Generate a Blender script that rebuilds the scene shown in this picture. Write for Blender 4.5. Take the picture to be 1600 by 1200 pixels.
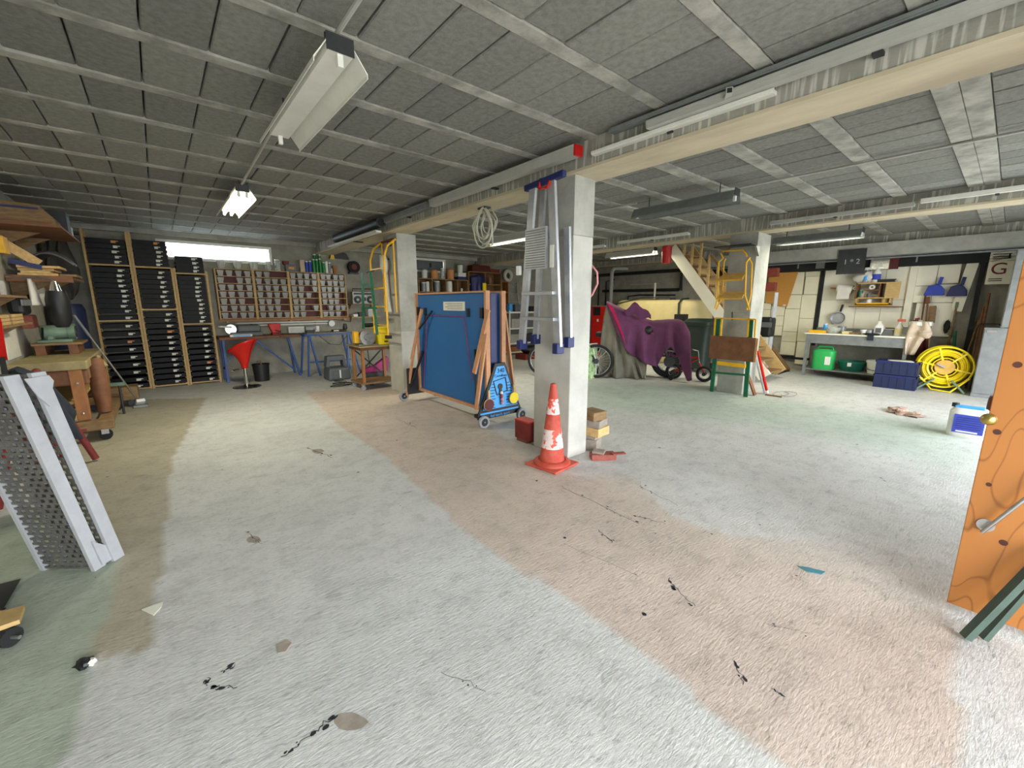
import bpy, math, random
from mathutils import Vector, Matrix
random.seed(7)
for o in list(bpy.data.objects): bpy.data.objects.remove(o)
S = bpy.context.scene
COL = S.collection
PI = math.pi
# ------------------------------------------------------------------ camera
CAMH = 1.42; PITCH = math.radians(10.9); YAW = math.radians(49.9); FOC = 648.0
FWD = Vector((math.cos(YAW)*math.cos(PITCH), math.sin(YAW)*math.cos(PITCH), -math.sin(PITCH)))
RGT = Vector((math.sin(YAW), -math.cos(YAW), 0))
UPV = RGT.cross(FWD)
cd = bpy.data.cameras.new('camera'); cam = bpy.data.objects.new('camera', cd); COL.objects.link(cam)
cd.sensor_fit = 'HORIZONTAL'; cd.sensor_width = 36; cd.lens = 36*FOC/1600
cd.clip_start = 0.02; cd.clip_end = 300
R3 = Matrix((RGT, UPV, -FWD)).transposed()
cam.matrix_world = Matrix.Translation((0, 0, CAMH)) @ R3.to_4x4()
S.camera = cam
# ------------------------------------------------------------------ light and exposure
S.view_settings.view_transform = 'Standard'; S.view_settings.look = 'None'
S.view_settings.gamma = 1.0; S.view_settings.use_curve_mapping = False
S.view_settings.exposure = 0.28
w = bpy.data.worlds.new('overcast_sky'); S.world = w; w.use_nodes = True
bg = w.node_tree.nodes['Background']
bg.inputs[0].default_value = (0.91, 0.95, 1.0, 1); bg.inputs[1].default_value = 13.0
S.cycles.use_denoising = True
S.cycles.max_bounces = 8; S.cycles.diffuse_bounces = 5; S.cycles.glossy_bounces = 3
S.cycles.transparent_max_bounces = 12; S.cycles.transmission_bounces = 4
S.cycles.caustics_reflective = False; S.cycles.caustics_refractive = False
S.cycles.sample_clamp_indirect = 6.0
def portal(x0, x1, y, z0, z1):      # marks a real opening of the building for the sky's light
    ld = bpy.data.lights.new('daylight_portal', 'AREA'); ld.shape = 'RECTANGLE'
    ld.size = x1-x0; ld.size_y = z1-z0; ld.cycles.is_portal = True
    o = bpy.data.objects.new('daylight_portal', ld); COL.objects.link(o)
    o.location = ((x0+x1)/2, y, (z0+z1)/2)
    o.rotation_euler = (PI/2, 0, 0) if y < 5 else (-PI/2, 0, 0)
    return o
FRONT = -2.0
portal(-1.1, 2.1, FRONT-0.12, 0.0, 2.35)
portal(4.6, 8.6, FRONT-0.12, 0.0, 2.35)
# ------------------------------------------------------------------ helpers
def ray(x, y): return FWD + RGT*((x-800)/FOC) + UPV*(-(y-600)/FOC)
C0 = Vector((0, 0, CAMH))
def PZ(x, y, z=0.0): d = ray(x, y); return C0 + d*((z-CAMH)/d.z)
def PX(x, y, X): d = ray(x, y); return C0 + d*(X/d.x)
def PY(x, y, Y): d = ray(x, y); return C0 + d*(Y/d.y)
def lin(c):
    c = [v/255.0 for v in c[:3]]
    return tuple((v/12.92 if v <= .04045 else ((v+.055)/1.055)**2.4) for v in c)
MATS = {}
def mat(name, col, rough=.6, metal=0.0, var=.12, scale=9.0, bump=0.0, col2=None, bscale=None, stretch=None, alpha=None, emit=None, spec=None, detail=4):
    if name in MATS: return MATS[name]
    m = bpy.data.materials.new(name); m.use_nodes = True; MATS[name] = m
    nt = m.node_tree; n = nt.nodes; l = nt.links; b = n['Principled BSDF']
    c = lin(col)
    b.inputs['Roughness'].default_value = rough; b.inputs['Metallic'].default_value = metal
    if spec is not None: b.inputs['Specular IOR Level'].default_value = spec
    if emit:
        b.inputs['Emission Color'].default_value = (*lin(col), 1); b.inputs['Emission Strength'].default_value = emit
        b.inputs['Base Color'].default_value = (*c, 1); return m
    if alpha is not None: b.inputs['Alpha'].default_value = alpha
    g = n.new('ShaderNodeNewGeometry')
    src = g.outputs['Position']
    if stretch:
        mp = n.new('ShaderNodeMapping'); mp.inputs['Scale'].default_value = stretch; l.new(src, mp.inputs[0]); src = mp.outputs[0]
    nz = n.new('ShaderNodeTexNoise'); nz.inputs['Scale'].default_value = scale; nz.inputs['Detail'].default_value = detail
    nz.inputs['Roughness'].default_value = .65
    l.new(src, nz.inputs['Vector'])
    rp = n.new('ShaderNodeValToRGB'); l.new(nz.outputs[0], rp.inputs[0])
    a = tuple(max(0, v*(1-var)) for v in c)
    z = lin(col2) if col2 else tuple(min(1, v*(1+var)) for v in c)
    rp.color_ramp.elements[0].position = .35; rp.color_ramp.elements[1].position = .65
    rp.color_ramp.elements[0].color = (*a, 1); rp.color_ramp.elements[1].color = (*z, 1)
    l.new(rp.outputs[0], b.inputs['Base Color'])
    if bump:
        n2 = n.new('ShaderNodeTexNoise'); n2.inputs['Scale'].default_value = bscale or scale*6; n2.inputs['Detail'].default_value = 5
        l.new(src, n2.inputs['Vector'])
        bp = n.new('ShaderNodeBump'); bp.inputs['Strength'].default_value = bump; bp.inputs['Distance'].default_value = .01
        l.new(n2.outputs[0], bp.inputs['Height']); l.new(bp.outputs[0], b.inputs['Normal'])
    return m
WM = {}
class MB:
    def __init__(s): s.v = []; s.f = []
    def add(s, vs, fs):
        k = len(s.v); s.v += [tuple(a) for a in vs]; s.f += [tuple(i+k for i in f) for f in fs]; return s
    def box(s, x0, x1, y0, y1, z0, z1):
        if x0 > x1: x0, x1 = x1, x0
        if y0 > y1: y0, y1 = y1, y0
        if z0 > z1: z0, z1 = z1, z0
        return s.add([(x0,y0,z0),(x1,y0,z0),(x1,y1,z0),(x0,y1,z0),(x0,y0,z1),(x1,y0,z1),(x1,y1,z1),(x0,y1,z1)],
                     [(0,3,2,1),(4,5,6,7),(0,1,5,4),(1,2,6,5),(2,3,7,6),(3,0,4,7)])
    def cbox(s, c, sz, rot=None):
        c = Vector(c); hx, hy, hz = (q/2 for q in sz); m = rot or Matrix.Identity(3)
        vs = [c + m @ Vector(p) for p in [(-hx,-hy,-hz),(hx,-hy,-hz),(hx,hy,-hz),(-hx,hy,-hz),(-hx,-hy,hz),(hx,-hy,hz),(hx,hy,hz),(-hx,hy,hz)]]
        return s.add(vs, [(0,3,2,1),(4,5,6,7),(0,1,5,4),(1,2,6,5),(2,3,7,6),(3,0,4,7)])
    def bar(s, p, q, w, h=None, up=(0,0,1)):
        p = Vector(p); q = Vector(q); h = h or w; d = (q-p).normalized(); u = Vector(up)
        if abs(d.dot(u)) > .98: u = Vector((1,0,0))
        a = d.cross(u).normalized()*(w/2); b = a.cross(d).normalized()*(h/2)
        vs = [p-a-b, p+a-b, p+a+b, p-a+b, q-a-b, q+a-b, q+a+b, q-a+b]
        return s.add(vs, [(0,1,2,3),(7,6,5,4),(0,4,5,1),(1,5,6,2),(2,6,7,3),(3,7,4,0)])
    def tube(s, pts, r, n=8, closed=False):
        pts = [Vector(p) for p in pts]; N = len(pts); rs = r if isinstance(r, (list, tuple)) else [r]*N
        k0 = len(s.v); a = None
        for i, p in enumerate(pts):
            pv = pts[i-1] if (i > 0 or closed) else p; nx = pts[(i+1) % N] if (i < N-1 or closed) else p
            d = (nx-pv).normalized()
            if a is None:
                t = Vector((0,0,1)) if abs(d.z) < .9 else Vector((1,0,0)); a = d.cross(t).normalized()
            else:
                a = (a - d*a.dot(d)); a = a.normalized() if a.length > 1e-6 else d.orthogonal().normalized()
            b = d.cross(a)
            for j in range(n):
                t = 2*PI*j/n; s.v.append(tuple(p + (a*math.cos(t)+b*math.sin(t))*rs[i]))
        for i in range(N if closed else N-1):
            i2 = (i+1) % N
            for j in range(n):
                j2 = (j+1) % n; s.f.append((k0+i*n+j, k0+i*n+j2, k0+i2*n+j2, k0+i2*n+j))
        if not closed:
            s.f.append(tuple(k0+j for j in reversed(range(n)))); s.f.append(tuple(k0+(N-1)*n+j for j in range(n)))
        return s
    def lathe(s, prof, c=(0,0,0), n=20, rot=None, cap=True):
        c = Vector(c); m = rot or Matrix.Identity(3); k0 = len(s.v)
        for (r, z) in prof:
            for j in range(n):
                t = 2*PI*j/n; s.v.append(tuple(c + m @ Vector((r*math.cos(t), r*math.sin(t), z))))
        for i in range(len(prof)-1):
            for j in range(n):
                j2 = (j+1) % n; s.f.append((k0+i*n+j, k0+i*n+j2, k0+(i+1)*n+j2, k0+(i+1)*n+j))
        if cap and prof[0][0] > 1e-5: s.f.append(tuple(k0+j for j in reversed(range(n))))
        if cap and prof[-1][0] > 1e-5: s.f.append(tuple(k0+(len(prof)-1)*n+j for j in range(n)))
        return s
    def prism(s, poly, o, u, v, d):     # polygon in plane (o,u,v) extruded by vector d
        o = Vector(o); u = Vector(u); v = Vector(v); d = Vector(d); n = len(poly)
        a = [o+u*x+v*y for x, y in poly]; vs = a+[p+d for p in a]
        fs = [tuple(reversed(range(n))), tuple(range(n, 2*n))]+[(i, (i+1) % n, n+(i+1) % n, n+i) for i in range(n)]
        return s.add(vs, fs)
    def ball(s, c, r, n=12, k=8):
        if not isinstance(r, (tuple, list)): r = (r, r, r)
        k0 = len(s.v); c = Vector(c)
        for i in range(k+1):
            p = PI*i/k
            for j in range(n):
                t = 2*PI*j/n; s.v.append((c.x+r[0]*math.sin(p)*math.cos(t), c.y+r[1]*math.sin(p)*math.sin(t), c.z-r[2]*math.cos(p)))
        for i in range(k):
            for j in range(n):
                j2 = (j+1) % n; s.f.append((k0+i*n+j, k0+i*n+j2, k0+(i+1)*n+j2, k0+(i+1)*n+j))
        return s
    def grid(s, fn, nu, nv):
        k0 = len(s.v)
        for i in range(nu+1):
            for j in range(nv+1): s.v.append(tuple(fn(i/nu, j/nv)))
        for i in range(nu):
            for j in range(nv):
                a = k0+i*(nv+1)+j; s.f.append((a, a+1, a+nv+2, a+nv+1))
        return s
    def build(s, name, m, parent=None, smooth=False, bevel=0, solid=0, local=False, kind=None, sub=0):
        vs = [Vector(v) for v in s.v]
        if parent is None:
            xs = [v.x for v in vs]; ys = [v.y for v in vs]; zs = [v.z for v in vs]
            loc = Vector(((min(xs)+max(xs))/2, (min(ys)+max(ys))/2, min(zs))); W = Matrix.Translation(loc); L = W
            vs = [v-loc for v in vs]
        else:
            W = WM[parent.name]; L = Matrix.Identity(4)
            if not local:
                I = W.inverted(); vs = [I @ v for v in vs]
            # a part's own origin: the middle of its geometry
            c = sum(vs, Vector())/max(1, len(vs)); vs = [v-c for v in vs]; L = Matrix.Translation(c); W = W @ L
        me = bpy.data.meshes.new(name); me.from_pydata([tuple(v) for v in vs], [], s.f); me.update()
        if isinstance(m, str): m = MATS[m]
        me.materials.append(m)
        if smooth:
            me.polygons.foreach_set('use_smooth', [True]*len(me.polygons)); me.set_sharp_from_angle(angle=math.radians(38))
        o = bpy.data.objects.new(name, me); COL.objects.link(o)
        if parent is not None: o.parent = parent
        o.location = L.translation; WM[o.name] = W
        if bevel:
            b = o.modifiers.new('bevel', 'BEVEL'); b.width = bevel; b.segments = 2; b.limit_method = 'ANGLE'
        if solid:
            b = o.modifiers.new('solid', 'SOLIDIFY'); b.thickness = solid; b.offset = 0
        if sub:
            b = o.modifiers.new('sub', 'SUBSURF'); b.levels = sub; b.render_levels = sub
        if kind: o['kind'] = kind
        return o
def T(name, label, cat, loc=(0,0,0), rz=0.0, group=None):
    o = bpy.data.objects.new(name, None); COL.objects.link(o); o.empty_display_size = .1
    o.location = loc; o.rotation_euler = (0, 0, rz); o['label'] = label; o['category'] = cat
    if group: o['group'] = group
    WM[o.name] = Matrix.Translation(Vector(loc)) @ Matrix.Rotation(rz, 4, 'Z'); return o
def tag(o, label, cat, group=None):
    o['label'] = label; o['category'] = cat
    if group: o['group'] = group
    return o
def st(o, label=None):
    o['kind'] = 'structure'
    if label: o['label'] = label
    return o
def dup(o, parent=None, loc=None, rz=None, label=None):
    c = o.copy(); COL.objects.link(c); c.parent = parent
    if loc is not None: c.location = loc
    if rz is not None: c.rotation_euler = (0, 0, rz)
    if label: c['label'] = label
    for ch in list(o.children): dup(ch, c)
    if parent is None: WM[c.name] = Matrix.Translation(c.location) @ Matrix.Rotation(c.rotation_euler.z, 4, 'Z')
    return c
def text(body, name, m, parent, origin, xdir, ydir, size, extrude=.001, align='LEFT'):
    cu = bpy.data.curves.new(name, 'FONT'); cu.body = body; cu.size = size; cu.extrude = extrude; cu.align_x = align
    cu.materials.append(MATS[m]); o = bpy.data.objects.new(name, cu); COL.objects.link(o)
    xd = Vector(xdir).normalized(); yd = Vector(ydir).normalized(); zd = xd.cross(yd)
    Mx = Matrix((xd, yd, zd)).transposed().to_4x4(); Mx.translation = Vector(origin)
    bpy.context.view_layer.update()
    me = bpy.data.meshes.new_from_object(o); bpy.data.objects.remove(o)
    o = bpy.data.objects.new(name, me); COL.objects.link(o)
    o.parent = parent; o.matrix_basis = WM[parent.name].inverted() @ Mx; return o
RX = lambda a: Matrix.Rotation(a, 3, 'X')
RY = lambda a: Matrix.Rotation(a, 3, 'Y')
RZ = lambda a: Matrix.Rotation(a, 3, 'Z')
# ------------------------------------------------------------------ materials
mat('concrete', (168,168,160), .85, var=.16, scale=3.5, bump=.25, bscale=60)
mat('pillar_paint', (186,185,177), .8, var=.12, scale=2.5, bump=.2, bscale=50)
mat('joist_concrete', (158,157,149), .85, var=.34, scale=5, bump=.4, bscale=50)
for i, c in enumerate([(129,129,123),(136,136,130),(122,122,117)]):
    mat('block_%s' % 'abc'[i], c, .95, var=.16, scale=28, bump=.5, bscale=160)
mat('slab_dark', (60,60,58), .95)
mat('plaster', (176,172,156), .9, var=.16, scale=3, bump=.3, bscale=40)
mat('block_wall', (150,147,134), .9, var=.16, scale=4, bump=.3, bscale=50)
mat('white_panel', (232,226,198), .75, var=.04, scale=4)
mat('white_board', (236,232,212), .7, var=.03, scale=4)
mat('black_plastic', (24,26,28), .5, var=.2)
mat('black_rubber', (26,26,27), .8, var=.2)
mat('tray_black', (15,16,18), .55, var=.25, scale=14, spec=.25)
mat('paper', (222,222,208), .8, var=.04)
mat('paper_orange', (214,150,90), .8, var=.04)
mat('pale_wood', (190,158,104), .6, var=.12, scale=12, stretch=(1,1,6))
mat('old_wood', (132,104,68), .7, var=.25, scale=10, stretch=(1,1,5))
mat('bench_wood', (150,136,96), .7, var=.2, scale=8)
mat('orange_wood', (158,104,58), .6, var=.18, scale=9, stretch=(1,1,.4))
mat('brown_wood', (118,76,48), .65, var=.22, scale=9)
mat('maroon_wood', (122,52,40), .6, var=.2, scale=9)
mat('maroon', (82,26,22), .6, var=.2)
mat('white_metal', (226,226,218), .35, var=.04)
mat('white_plastic', (228,228,220), .45, var=.04)
mat('grey_plastic', (92,96,100), .5, var=.1)
mat('grey_metal', (132,136,136), .45, .3, var=.12)
mat('dark_metal', (58,60,62), .5, .4, var=.15)
mat('silver_paint', (150,150,146), .45, .2)
mat('deck_metal', (104,103,99), .55, .3, var=.2, scale=14)
mat('steel', (190,190,188), .3, .9, var=.08)
mat('alu', (190,193,198), .4, .6, var=.08, scale=14)
mat('alu_white', (178,180,184), .5, .1, var=.06, scale=10)
mat('chrome', (215,215,215), .12, 1.0, var=.02)
mat('blue_paint', (40,78,140), .45, var=.15)
mat('navy', (28,38,92), .5, var=.15)
mat('red_paint', (196,26,22), .35, var=.12)
mat('red_plastic', (206,30,20), .25, var=.05)
mat('dull_red', (116,36,30), .6, var=.18)
mat('yellow_paint', (232,178,30), .4, var=.1)
mat('yellow_plastic', (240,214,20), .4, var=.05)
mat('green_paint', (24,98,66), .4, var=.12)
mat('green_plastic', (52,176,90), .4, var=.06)
mat('teal_plastic', (26,110,90), .5, var=.06)
mat('magenta', (150,24,96), .5, var=.1)
mat('dark_green_plastic', (44,58,50), .5, var=.1)
mat('clear_plastic', (206,206,200), .25, var=.1, scale=20, alpha=.5)
mat('glass_jar', (214,220,214), .15, var=.1, scale=20, alpha=.35)
mat('cream', (226,208,150), .5, var=.06, scale=3)
mat('grey_cloth', (118,115,102), .9, var=.12, scale=6, bump=.2, bscale=20)
mat('purple_cloth', (104,56,92), .9, var=.14, scale=6, bump=.2, bscale=20)
mat('crimson_cloth', (170,26,70), .9, var=.1)
mat('dark_cloth', (38,42,52), .95, var=.3, scale=12, bump=.5, bscale=30)
mat('curtain', (74,70,64), .95, var=.25, scale=8)
mat('white_cloth', (220,216,206), .9, var=.06)
mat('beige_cloth', (196,178,156), .9, var=.12)
mat('rag_cloth', (176,150,136), .95, var=.2, scale=20)
mat('cork', (198,142,66), .8, var=.1, scale=50)
mat('brick_red', (150,84,72), .9, var=.2, scale=20)
mat('cut_wood', (206,172,116), .8, var=.18, scale=24)
mat('grey_stone', (150,142,130), .9, var=.2, scale=14)
mat('table_blue', (32,98,158), .55, var=.05, scale=3)
mat('sky_blue', (70,160,232), .5, var=.03)
mat('ply_edge', (192,140,100), .6, var=.1, scale=10)
mat('rubber_grey', (140,142,146), .7, var=.06)
mat('ochre', (206,160,60), .5, var=.1)
mat('teal_strip', (70,126,140), .7)
mat('sage_metal', (112,136,116), .55, .1, var=.15)
mat('black_board', (56,58,58), .7, var=.2, scale=5)
mat('chalk', (190,190,190), .9)
mat('black_ink', (20,20,24), .8)
mat('dark_paint_spot', (34,34,42), .7)
mat('blue_ink', (60,72,176), .7)
mat('blue_plastic', (40,66,170), .4, var=.06)
mat('blue_crate', (24,36,72), .5, var=.15)
mat('green_can', (28,120,62), .35, var=.06)
mat('pink_tube', (216,150,150), .5)
mat('pipe_grey', (176,176,170), .5, var=.05)
mat('pale_hose', (196,196,180), .5, var=.05)
mat('tube_lit', (255,250,226), .4, emit=14.0)
mat('brass', (190,168,100), .3, .9, var=.08)
mat('door_green', (66,84,74), .5, var=.15)
mat('cone_orange', (206,62,40), .6, var=.3, scale=6, col2=(196,92,74))
mat('foil', (200,200,196), .25, .8, var=.3, scale=30)
mat('picture', (120,190,60), .3, var=.35, scale=14, col2=(210,226,190))
# ================================================================== STRUCTURE
XL, XR, YB, ZC = -1.2, 10.75, 9.8, 2.68
# floor: a fine grid whose colour attribute holds tinted bands of light and shade, put into the floor colour
def poly(*pp): return [tuple(PZ(x, y)[:2]) for x, y in pp]
def inside(p, pg):
    x, y = p; c = False; j = len(pg)-1
    for i in range(len(pg)):
        xi, yi = pg[i]; xj, yj = pg[j]
        if (yi > y) != (yj > y) and x < (xj-xi)*(y-yi)/(yj-yi)+xi: c = not c
        j = i
    return c
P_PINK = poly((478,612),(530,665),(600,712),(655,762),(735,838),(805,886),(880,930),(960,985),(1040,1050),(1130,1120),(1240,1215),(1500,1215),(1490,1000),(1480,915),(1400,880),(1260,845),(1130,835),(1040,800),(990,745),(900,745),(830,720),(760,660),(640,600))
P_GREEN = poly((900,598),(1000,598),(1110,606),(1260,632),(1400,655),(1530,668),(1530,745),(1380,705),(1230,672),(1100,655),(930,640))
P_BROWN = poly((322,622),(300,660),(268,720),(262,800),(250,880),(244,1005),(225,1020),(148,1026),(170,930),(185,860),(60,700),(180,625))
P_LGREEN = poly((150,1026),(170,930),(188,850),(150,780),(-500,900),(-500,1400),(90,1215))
fx0, fx1, fy0, fy1 = XL, XR, FRONT, YB
nx, ny = 300, 270
fv = [(fx0+(fx1-fx0)*i/nx, fy0+(fy1-fy0)*j/ny, 0) for j in range(ny+1) for i in range(nx+1)]
ff = [(j*(nx+1)+i, j*(nx+1)+i+1, (j+1)*(nx+1)+i+1, (j+1)*(nx+1)+i) for j in range(ny) for i in range(nx)]
k0 = len(fv); fv += [(fx0,fy0,-.12),(fx1,fy0,-.12),(fx1,fy1,-.12),(fx0,fy1,-.12)]
a0, a1, a2, a3 = 0, nx, (ny+1)*(nx+1)-1, ny*(nx+1)
ff += [(k0+3,k0+2,k0+1,k0), (k0,k0+1,a1,a0), (k0+1,k0+2,a2,a1), (k0+2,k0+3,a3,a2), (k0+3,k0,a0,a3)]
me = bpy.data.meshes.new('floor'); me.from_pydata(fv, [], ff)
ca = me.color_attributes.new('coat', 'FLOAT_COLOR', 'POINT')  # per-vertex tints of light and shade baked into the floor, not paint layers
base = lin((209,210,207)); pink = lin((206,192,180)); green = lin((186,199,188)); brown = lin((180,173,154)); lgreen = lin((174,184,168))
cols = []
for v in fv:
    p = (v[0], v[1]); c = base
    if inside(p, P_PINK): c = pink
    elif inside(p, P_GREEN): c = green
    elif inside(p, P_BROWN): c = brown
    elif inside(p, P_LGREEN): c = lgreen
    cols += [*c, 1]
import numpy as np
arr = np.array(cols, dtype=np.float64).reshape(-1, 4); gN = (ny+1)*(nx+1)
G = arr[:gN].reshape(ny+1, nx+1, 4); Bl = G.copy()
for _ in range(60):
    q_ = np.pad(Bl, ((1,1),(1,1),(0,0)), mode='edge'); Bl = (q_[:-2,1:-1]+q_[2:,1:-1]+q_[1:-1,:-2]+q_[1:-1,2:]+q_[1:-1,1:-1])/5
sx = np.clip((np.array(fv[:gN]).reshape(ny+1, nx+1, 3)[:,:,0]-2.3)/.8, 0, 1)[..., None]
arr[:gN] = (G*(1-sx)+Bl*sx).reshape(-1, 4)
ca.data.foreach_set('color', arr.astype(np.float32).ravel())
m = bpy.data.materials.new('concrete_floor_baked_light'); m.use_nodes = True; MATS['floor'] = m
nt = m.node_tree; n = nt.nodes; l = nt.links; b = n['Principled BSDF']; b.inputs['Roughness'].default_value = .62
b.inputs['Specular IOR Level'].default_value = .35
at = n.new('ShaderNodeAttribute'); at.attribute_name = 'coat'  # reads the baked light tints
g = n.new('ShaderNodeNewGeometry')
def noise(sc, det=6, vec=None, ro=.6):
    z = n.new('ShaderNodeTexNoise'); z.inputs['Scale'].default_value = sc; z.inputs['Detail'].default_value = det; z.inputs['Roughness'].default_value = ro
    l.new(vec or g.outputs['Position'], z.inputs['Vector']); return z.outputs[0]
def ramp(src, p0, c0, p1, c1):
    r = n.new('ShaderNodeValToRGB'); l.new(src, r.inputs[0]); e = r.color_ramp.elements
    e[0].position = p0; e[0].color = (c0,)*3+(1,); e[1].position = p1; e[1].color = (c1,)*3+(1,); return r.outputs[0]
def mul(a, bb, fac=1.0):
    x = n.new('ShaderNodeMix'); x.data_type = 'RGBA'; x.blend_type = 'MULTIPLY'; x.inputs[0].default_value = fac
    l.new(a, x.inputs[6]); l.new(bb, x.inputs[7]); return x.outputs[2]
mp = n.new('ShaderNodeMapping'); mp.inputs['Rotation'].default_value = (0,0,.5); mp.inputs['Scale'].default_value = (1,3.0,1); l.new(g.outputs['Position'], mp.inputs[0])
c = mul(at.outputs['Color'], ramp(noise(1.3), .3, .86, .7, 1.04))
c = mul(c, ramp(noise(7, 8, None, .7), .32, .80, .52, 1.0))
c = mul(c, ramp(noise(3.2, 10, mp.outputs[0], .72), .28, .72, .42, 1.0))
c = mul(c, ramp(noise(45, 3), .25, .82, .5, 1.0))
c = mul(c, ramp(noise(11, 7, mp.outputs[0], .75), .34, .66, .43, 1.0))
vo = n.new('ShaderNodeTexVoronoi'); vo.feature = 'F1'; vo.inputs['Scale'].default_value = 3.1; l.new(g.outputs['Position'], vo.inputs['Vector'])
nz = noise(14, 4)
ad = n.new('ShaderNodeMath'); ad.operation = 'ADD'; l.new(vo.outputs['Distance'], ad.inputs[0])
mm = n.new('ShaderNodeMath'); mm.operation = 'MULTIPLY'; mm.inputs[1].default_value = .12; l.new(nz, mm.inputs[0]); l.new(mm.outputs[0], ad.inputs[1])
c = mul(c, ramp(ad.outputs[0], .085, .62, .10, 1.0), .5)
l.new(c, b.inputs['Base Color'])
bp = n.new('ShaderNodeBump'); bp.inputs['Strength'].default_value = .75; bp.inputs['Distance'].default_value = .008
l.new(noise(26, 8, mp.outputs[0], .68), bp.inputs['Height']); l.new(bp.outputs[0], b.inputs['Normal'])
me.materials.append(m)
floor = bpy.data.objects.new('floor', me); COL.objects.link(floor); floor['kind'] = 'structure'; floor['label'] = 'worn pale concrete floor with paint splashes and tinted light baked into its colour'
WM['floor'] = Matrix.Identity(4)
# walls
wb = st(MB().box(XL, .12, YB, YB+.2, 0, 2.75).box(.12, 1.9, YB, YB+.2, 0, 2.2).box(.12, 1.9, YB, YB+.2, 2.54, 2.75)
   .box(1.9, 4.15, YB, YB+.2, 0, 2.75).box(4.15, 5.95, YB, YB+.2, 0, 2.22).box(4.15, 5.95, YB, YB+.2, 2.56, 2.75).box(5.95, XR, YB, YB+.2, 0, 2.75).build('wall_back', 'block_wall'), 'grey rendered block wall behind the workbenches')
st(MB().box(XL-.2, XL, FRONT-.2, YB+.2, 0, 2.75).build('wall_left', 'plaster'), 'pale plastered side wall behind the old workbench')
st(MB().box(XR, XR+.2, FRONT-.2, YB+.2, 0, 2.75).build('wall_right', 'block_wall'), 'far wall behind the white insulation panels')
st(MB().box(XL, -1.1, FRONT-.2, FRONT, 0, 2.75).box(2.1, 4.6, FRONT-.2, FRONT, 0, 2.75).box(8.6, XR, FRONT-.2, FRONT, 0, 2.75)
   .box(-1.1, 2.1, FRONT-.2, FRONT, 2.35, 2.75).box(4.6, 8.6, FRONT-.2, FRONT, 2.35, 2.75).build('wall_front', 'plaster'), 'front wall with two open garage doorways')
# blocks of the back wall courses that can be picked out (bare strips between things)
st(MB().box(-30, 40, -40, FRONT-.2, -.14, -.04).build('driveway', 'concrete'), 'pale driveway outside the open garage doors')
# windows
def window(x0, x1, z0, z1, nm, pane_mat, mull, lab):
    fr = MB(); t = .05
    fr.box(x0, x1, YB-.03, YB+.05, z0, z0+t).box(x0, x1, YB-.03, YB+.05, z1-t, z1).box(x0, x0+t, YB-.03, YB+.05, z0+t, z1-t).box(x1-t, x1, YB-.03, YB+.05, z0+t, z1-t)
    o = st(fr.build(nm, 'white_metal', bevel=.004), lab)
    for i in range(len(mull)-1):
        MB().box(mull[i], mull[i+1]-.006, YB+.005, YB+.015, z0+t, z1-t).build('pane', pane_mat, o)
    return o
m = bpy.data.materials.new('frosted_glass'); m.use_nodes = True; MATS['frosted'] = m
nt = m.node_tree; nt.nodes.clear(); ou = nt.nodes.new('ShaderNodeOutputMaterial'); tr = nt.nodes.new('ShaderNodeBsdfTransparent'); tr.inputs[0].default_value = (.8,.86,.88,1)
df = nt.nodes.new('ShaderNodeBsdfTranslucent'); mx = nt.nodes.new('ShaderNodeMixShader'); mx.inputs[0].default_value = .35
nt.links.new(tr.outputs[0], mx.inputs[1]); nt.links.new(df.outputs[0], mx.inputs[2]); nt.links.new(mx.outputs[0], ou.inputs[0])
window(.12, 1.9, 2.2, 2.54, 'window_1', 'frosted', [.17, 1.05, 1.85], 'bright high strip window with white frame above the wooden bin rack')
w2 = window(4.15, 5.95, 2.22, 2.56, 'window_2', 'grey_plastic', [4.2, 5.1, 5.9], 'dim high strip window with pale frame above the wooden shelves')
MB().box(5.48, 5.51, YB-.06, YB-.03, 2.35, 2.45).build('window_latch', 'dark_metal', w2)
# ceiling
ceil = st(MB().box(XL-.2, XR+.2, FRONT-.2, YB+.2, ZC+.06, ZC+.14).build('ceiling', 'slab_dark'), 'ceiling of grey hollow blocks laid between concrete joists')
JP = .61; J0 = .44
beams = [(2.74, 3.07, 2.47), (6.9, 7.22, 2.47), (XR-.3, XR, 2.52)]
def zones():
    return [(XL, 2.74), (3.07, 6.9), (7.22, XR-.3)]
jb = 0
js = [J0+JP*k for k in range(-4, 16)]
bmesh_cache = {}
blocks = []
def blockmesh(var, BW, BL):
    me = bpy.data.meshes.new('ceiling_block'); q = MB()
    hx, hy = BL/2-.004, BW/2-.004; b_ = .006
    q.add([(-hx,-hy,.05),(hx,-hy,.05),(hx,hy,.05),(-hx,hy,.05),(-hx,-hy,b_),(hx,-hy,b_),(hx,hy,b_),(-hx,hy,b_),(-hx+b_,-hy+b_,0),(hx-b_,-hy+b_,0),(hx-b_,hy-b_,0),(-hx+b_,hy-b_,0)],
          [(0,1,5,4),(1,2,6,5),(2,3,7,6),(3,0,4,7),(4,5,9,8),(5,6,10,9),(6,7,11,10),(7,4,8,11),(8,9,10,11),(0,3,2,1)])
    me.from_pydata(q.v, [], q.f); me.materials.append(MATS['block_'+var]); return me
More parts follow.
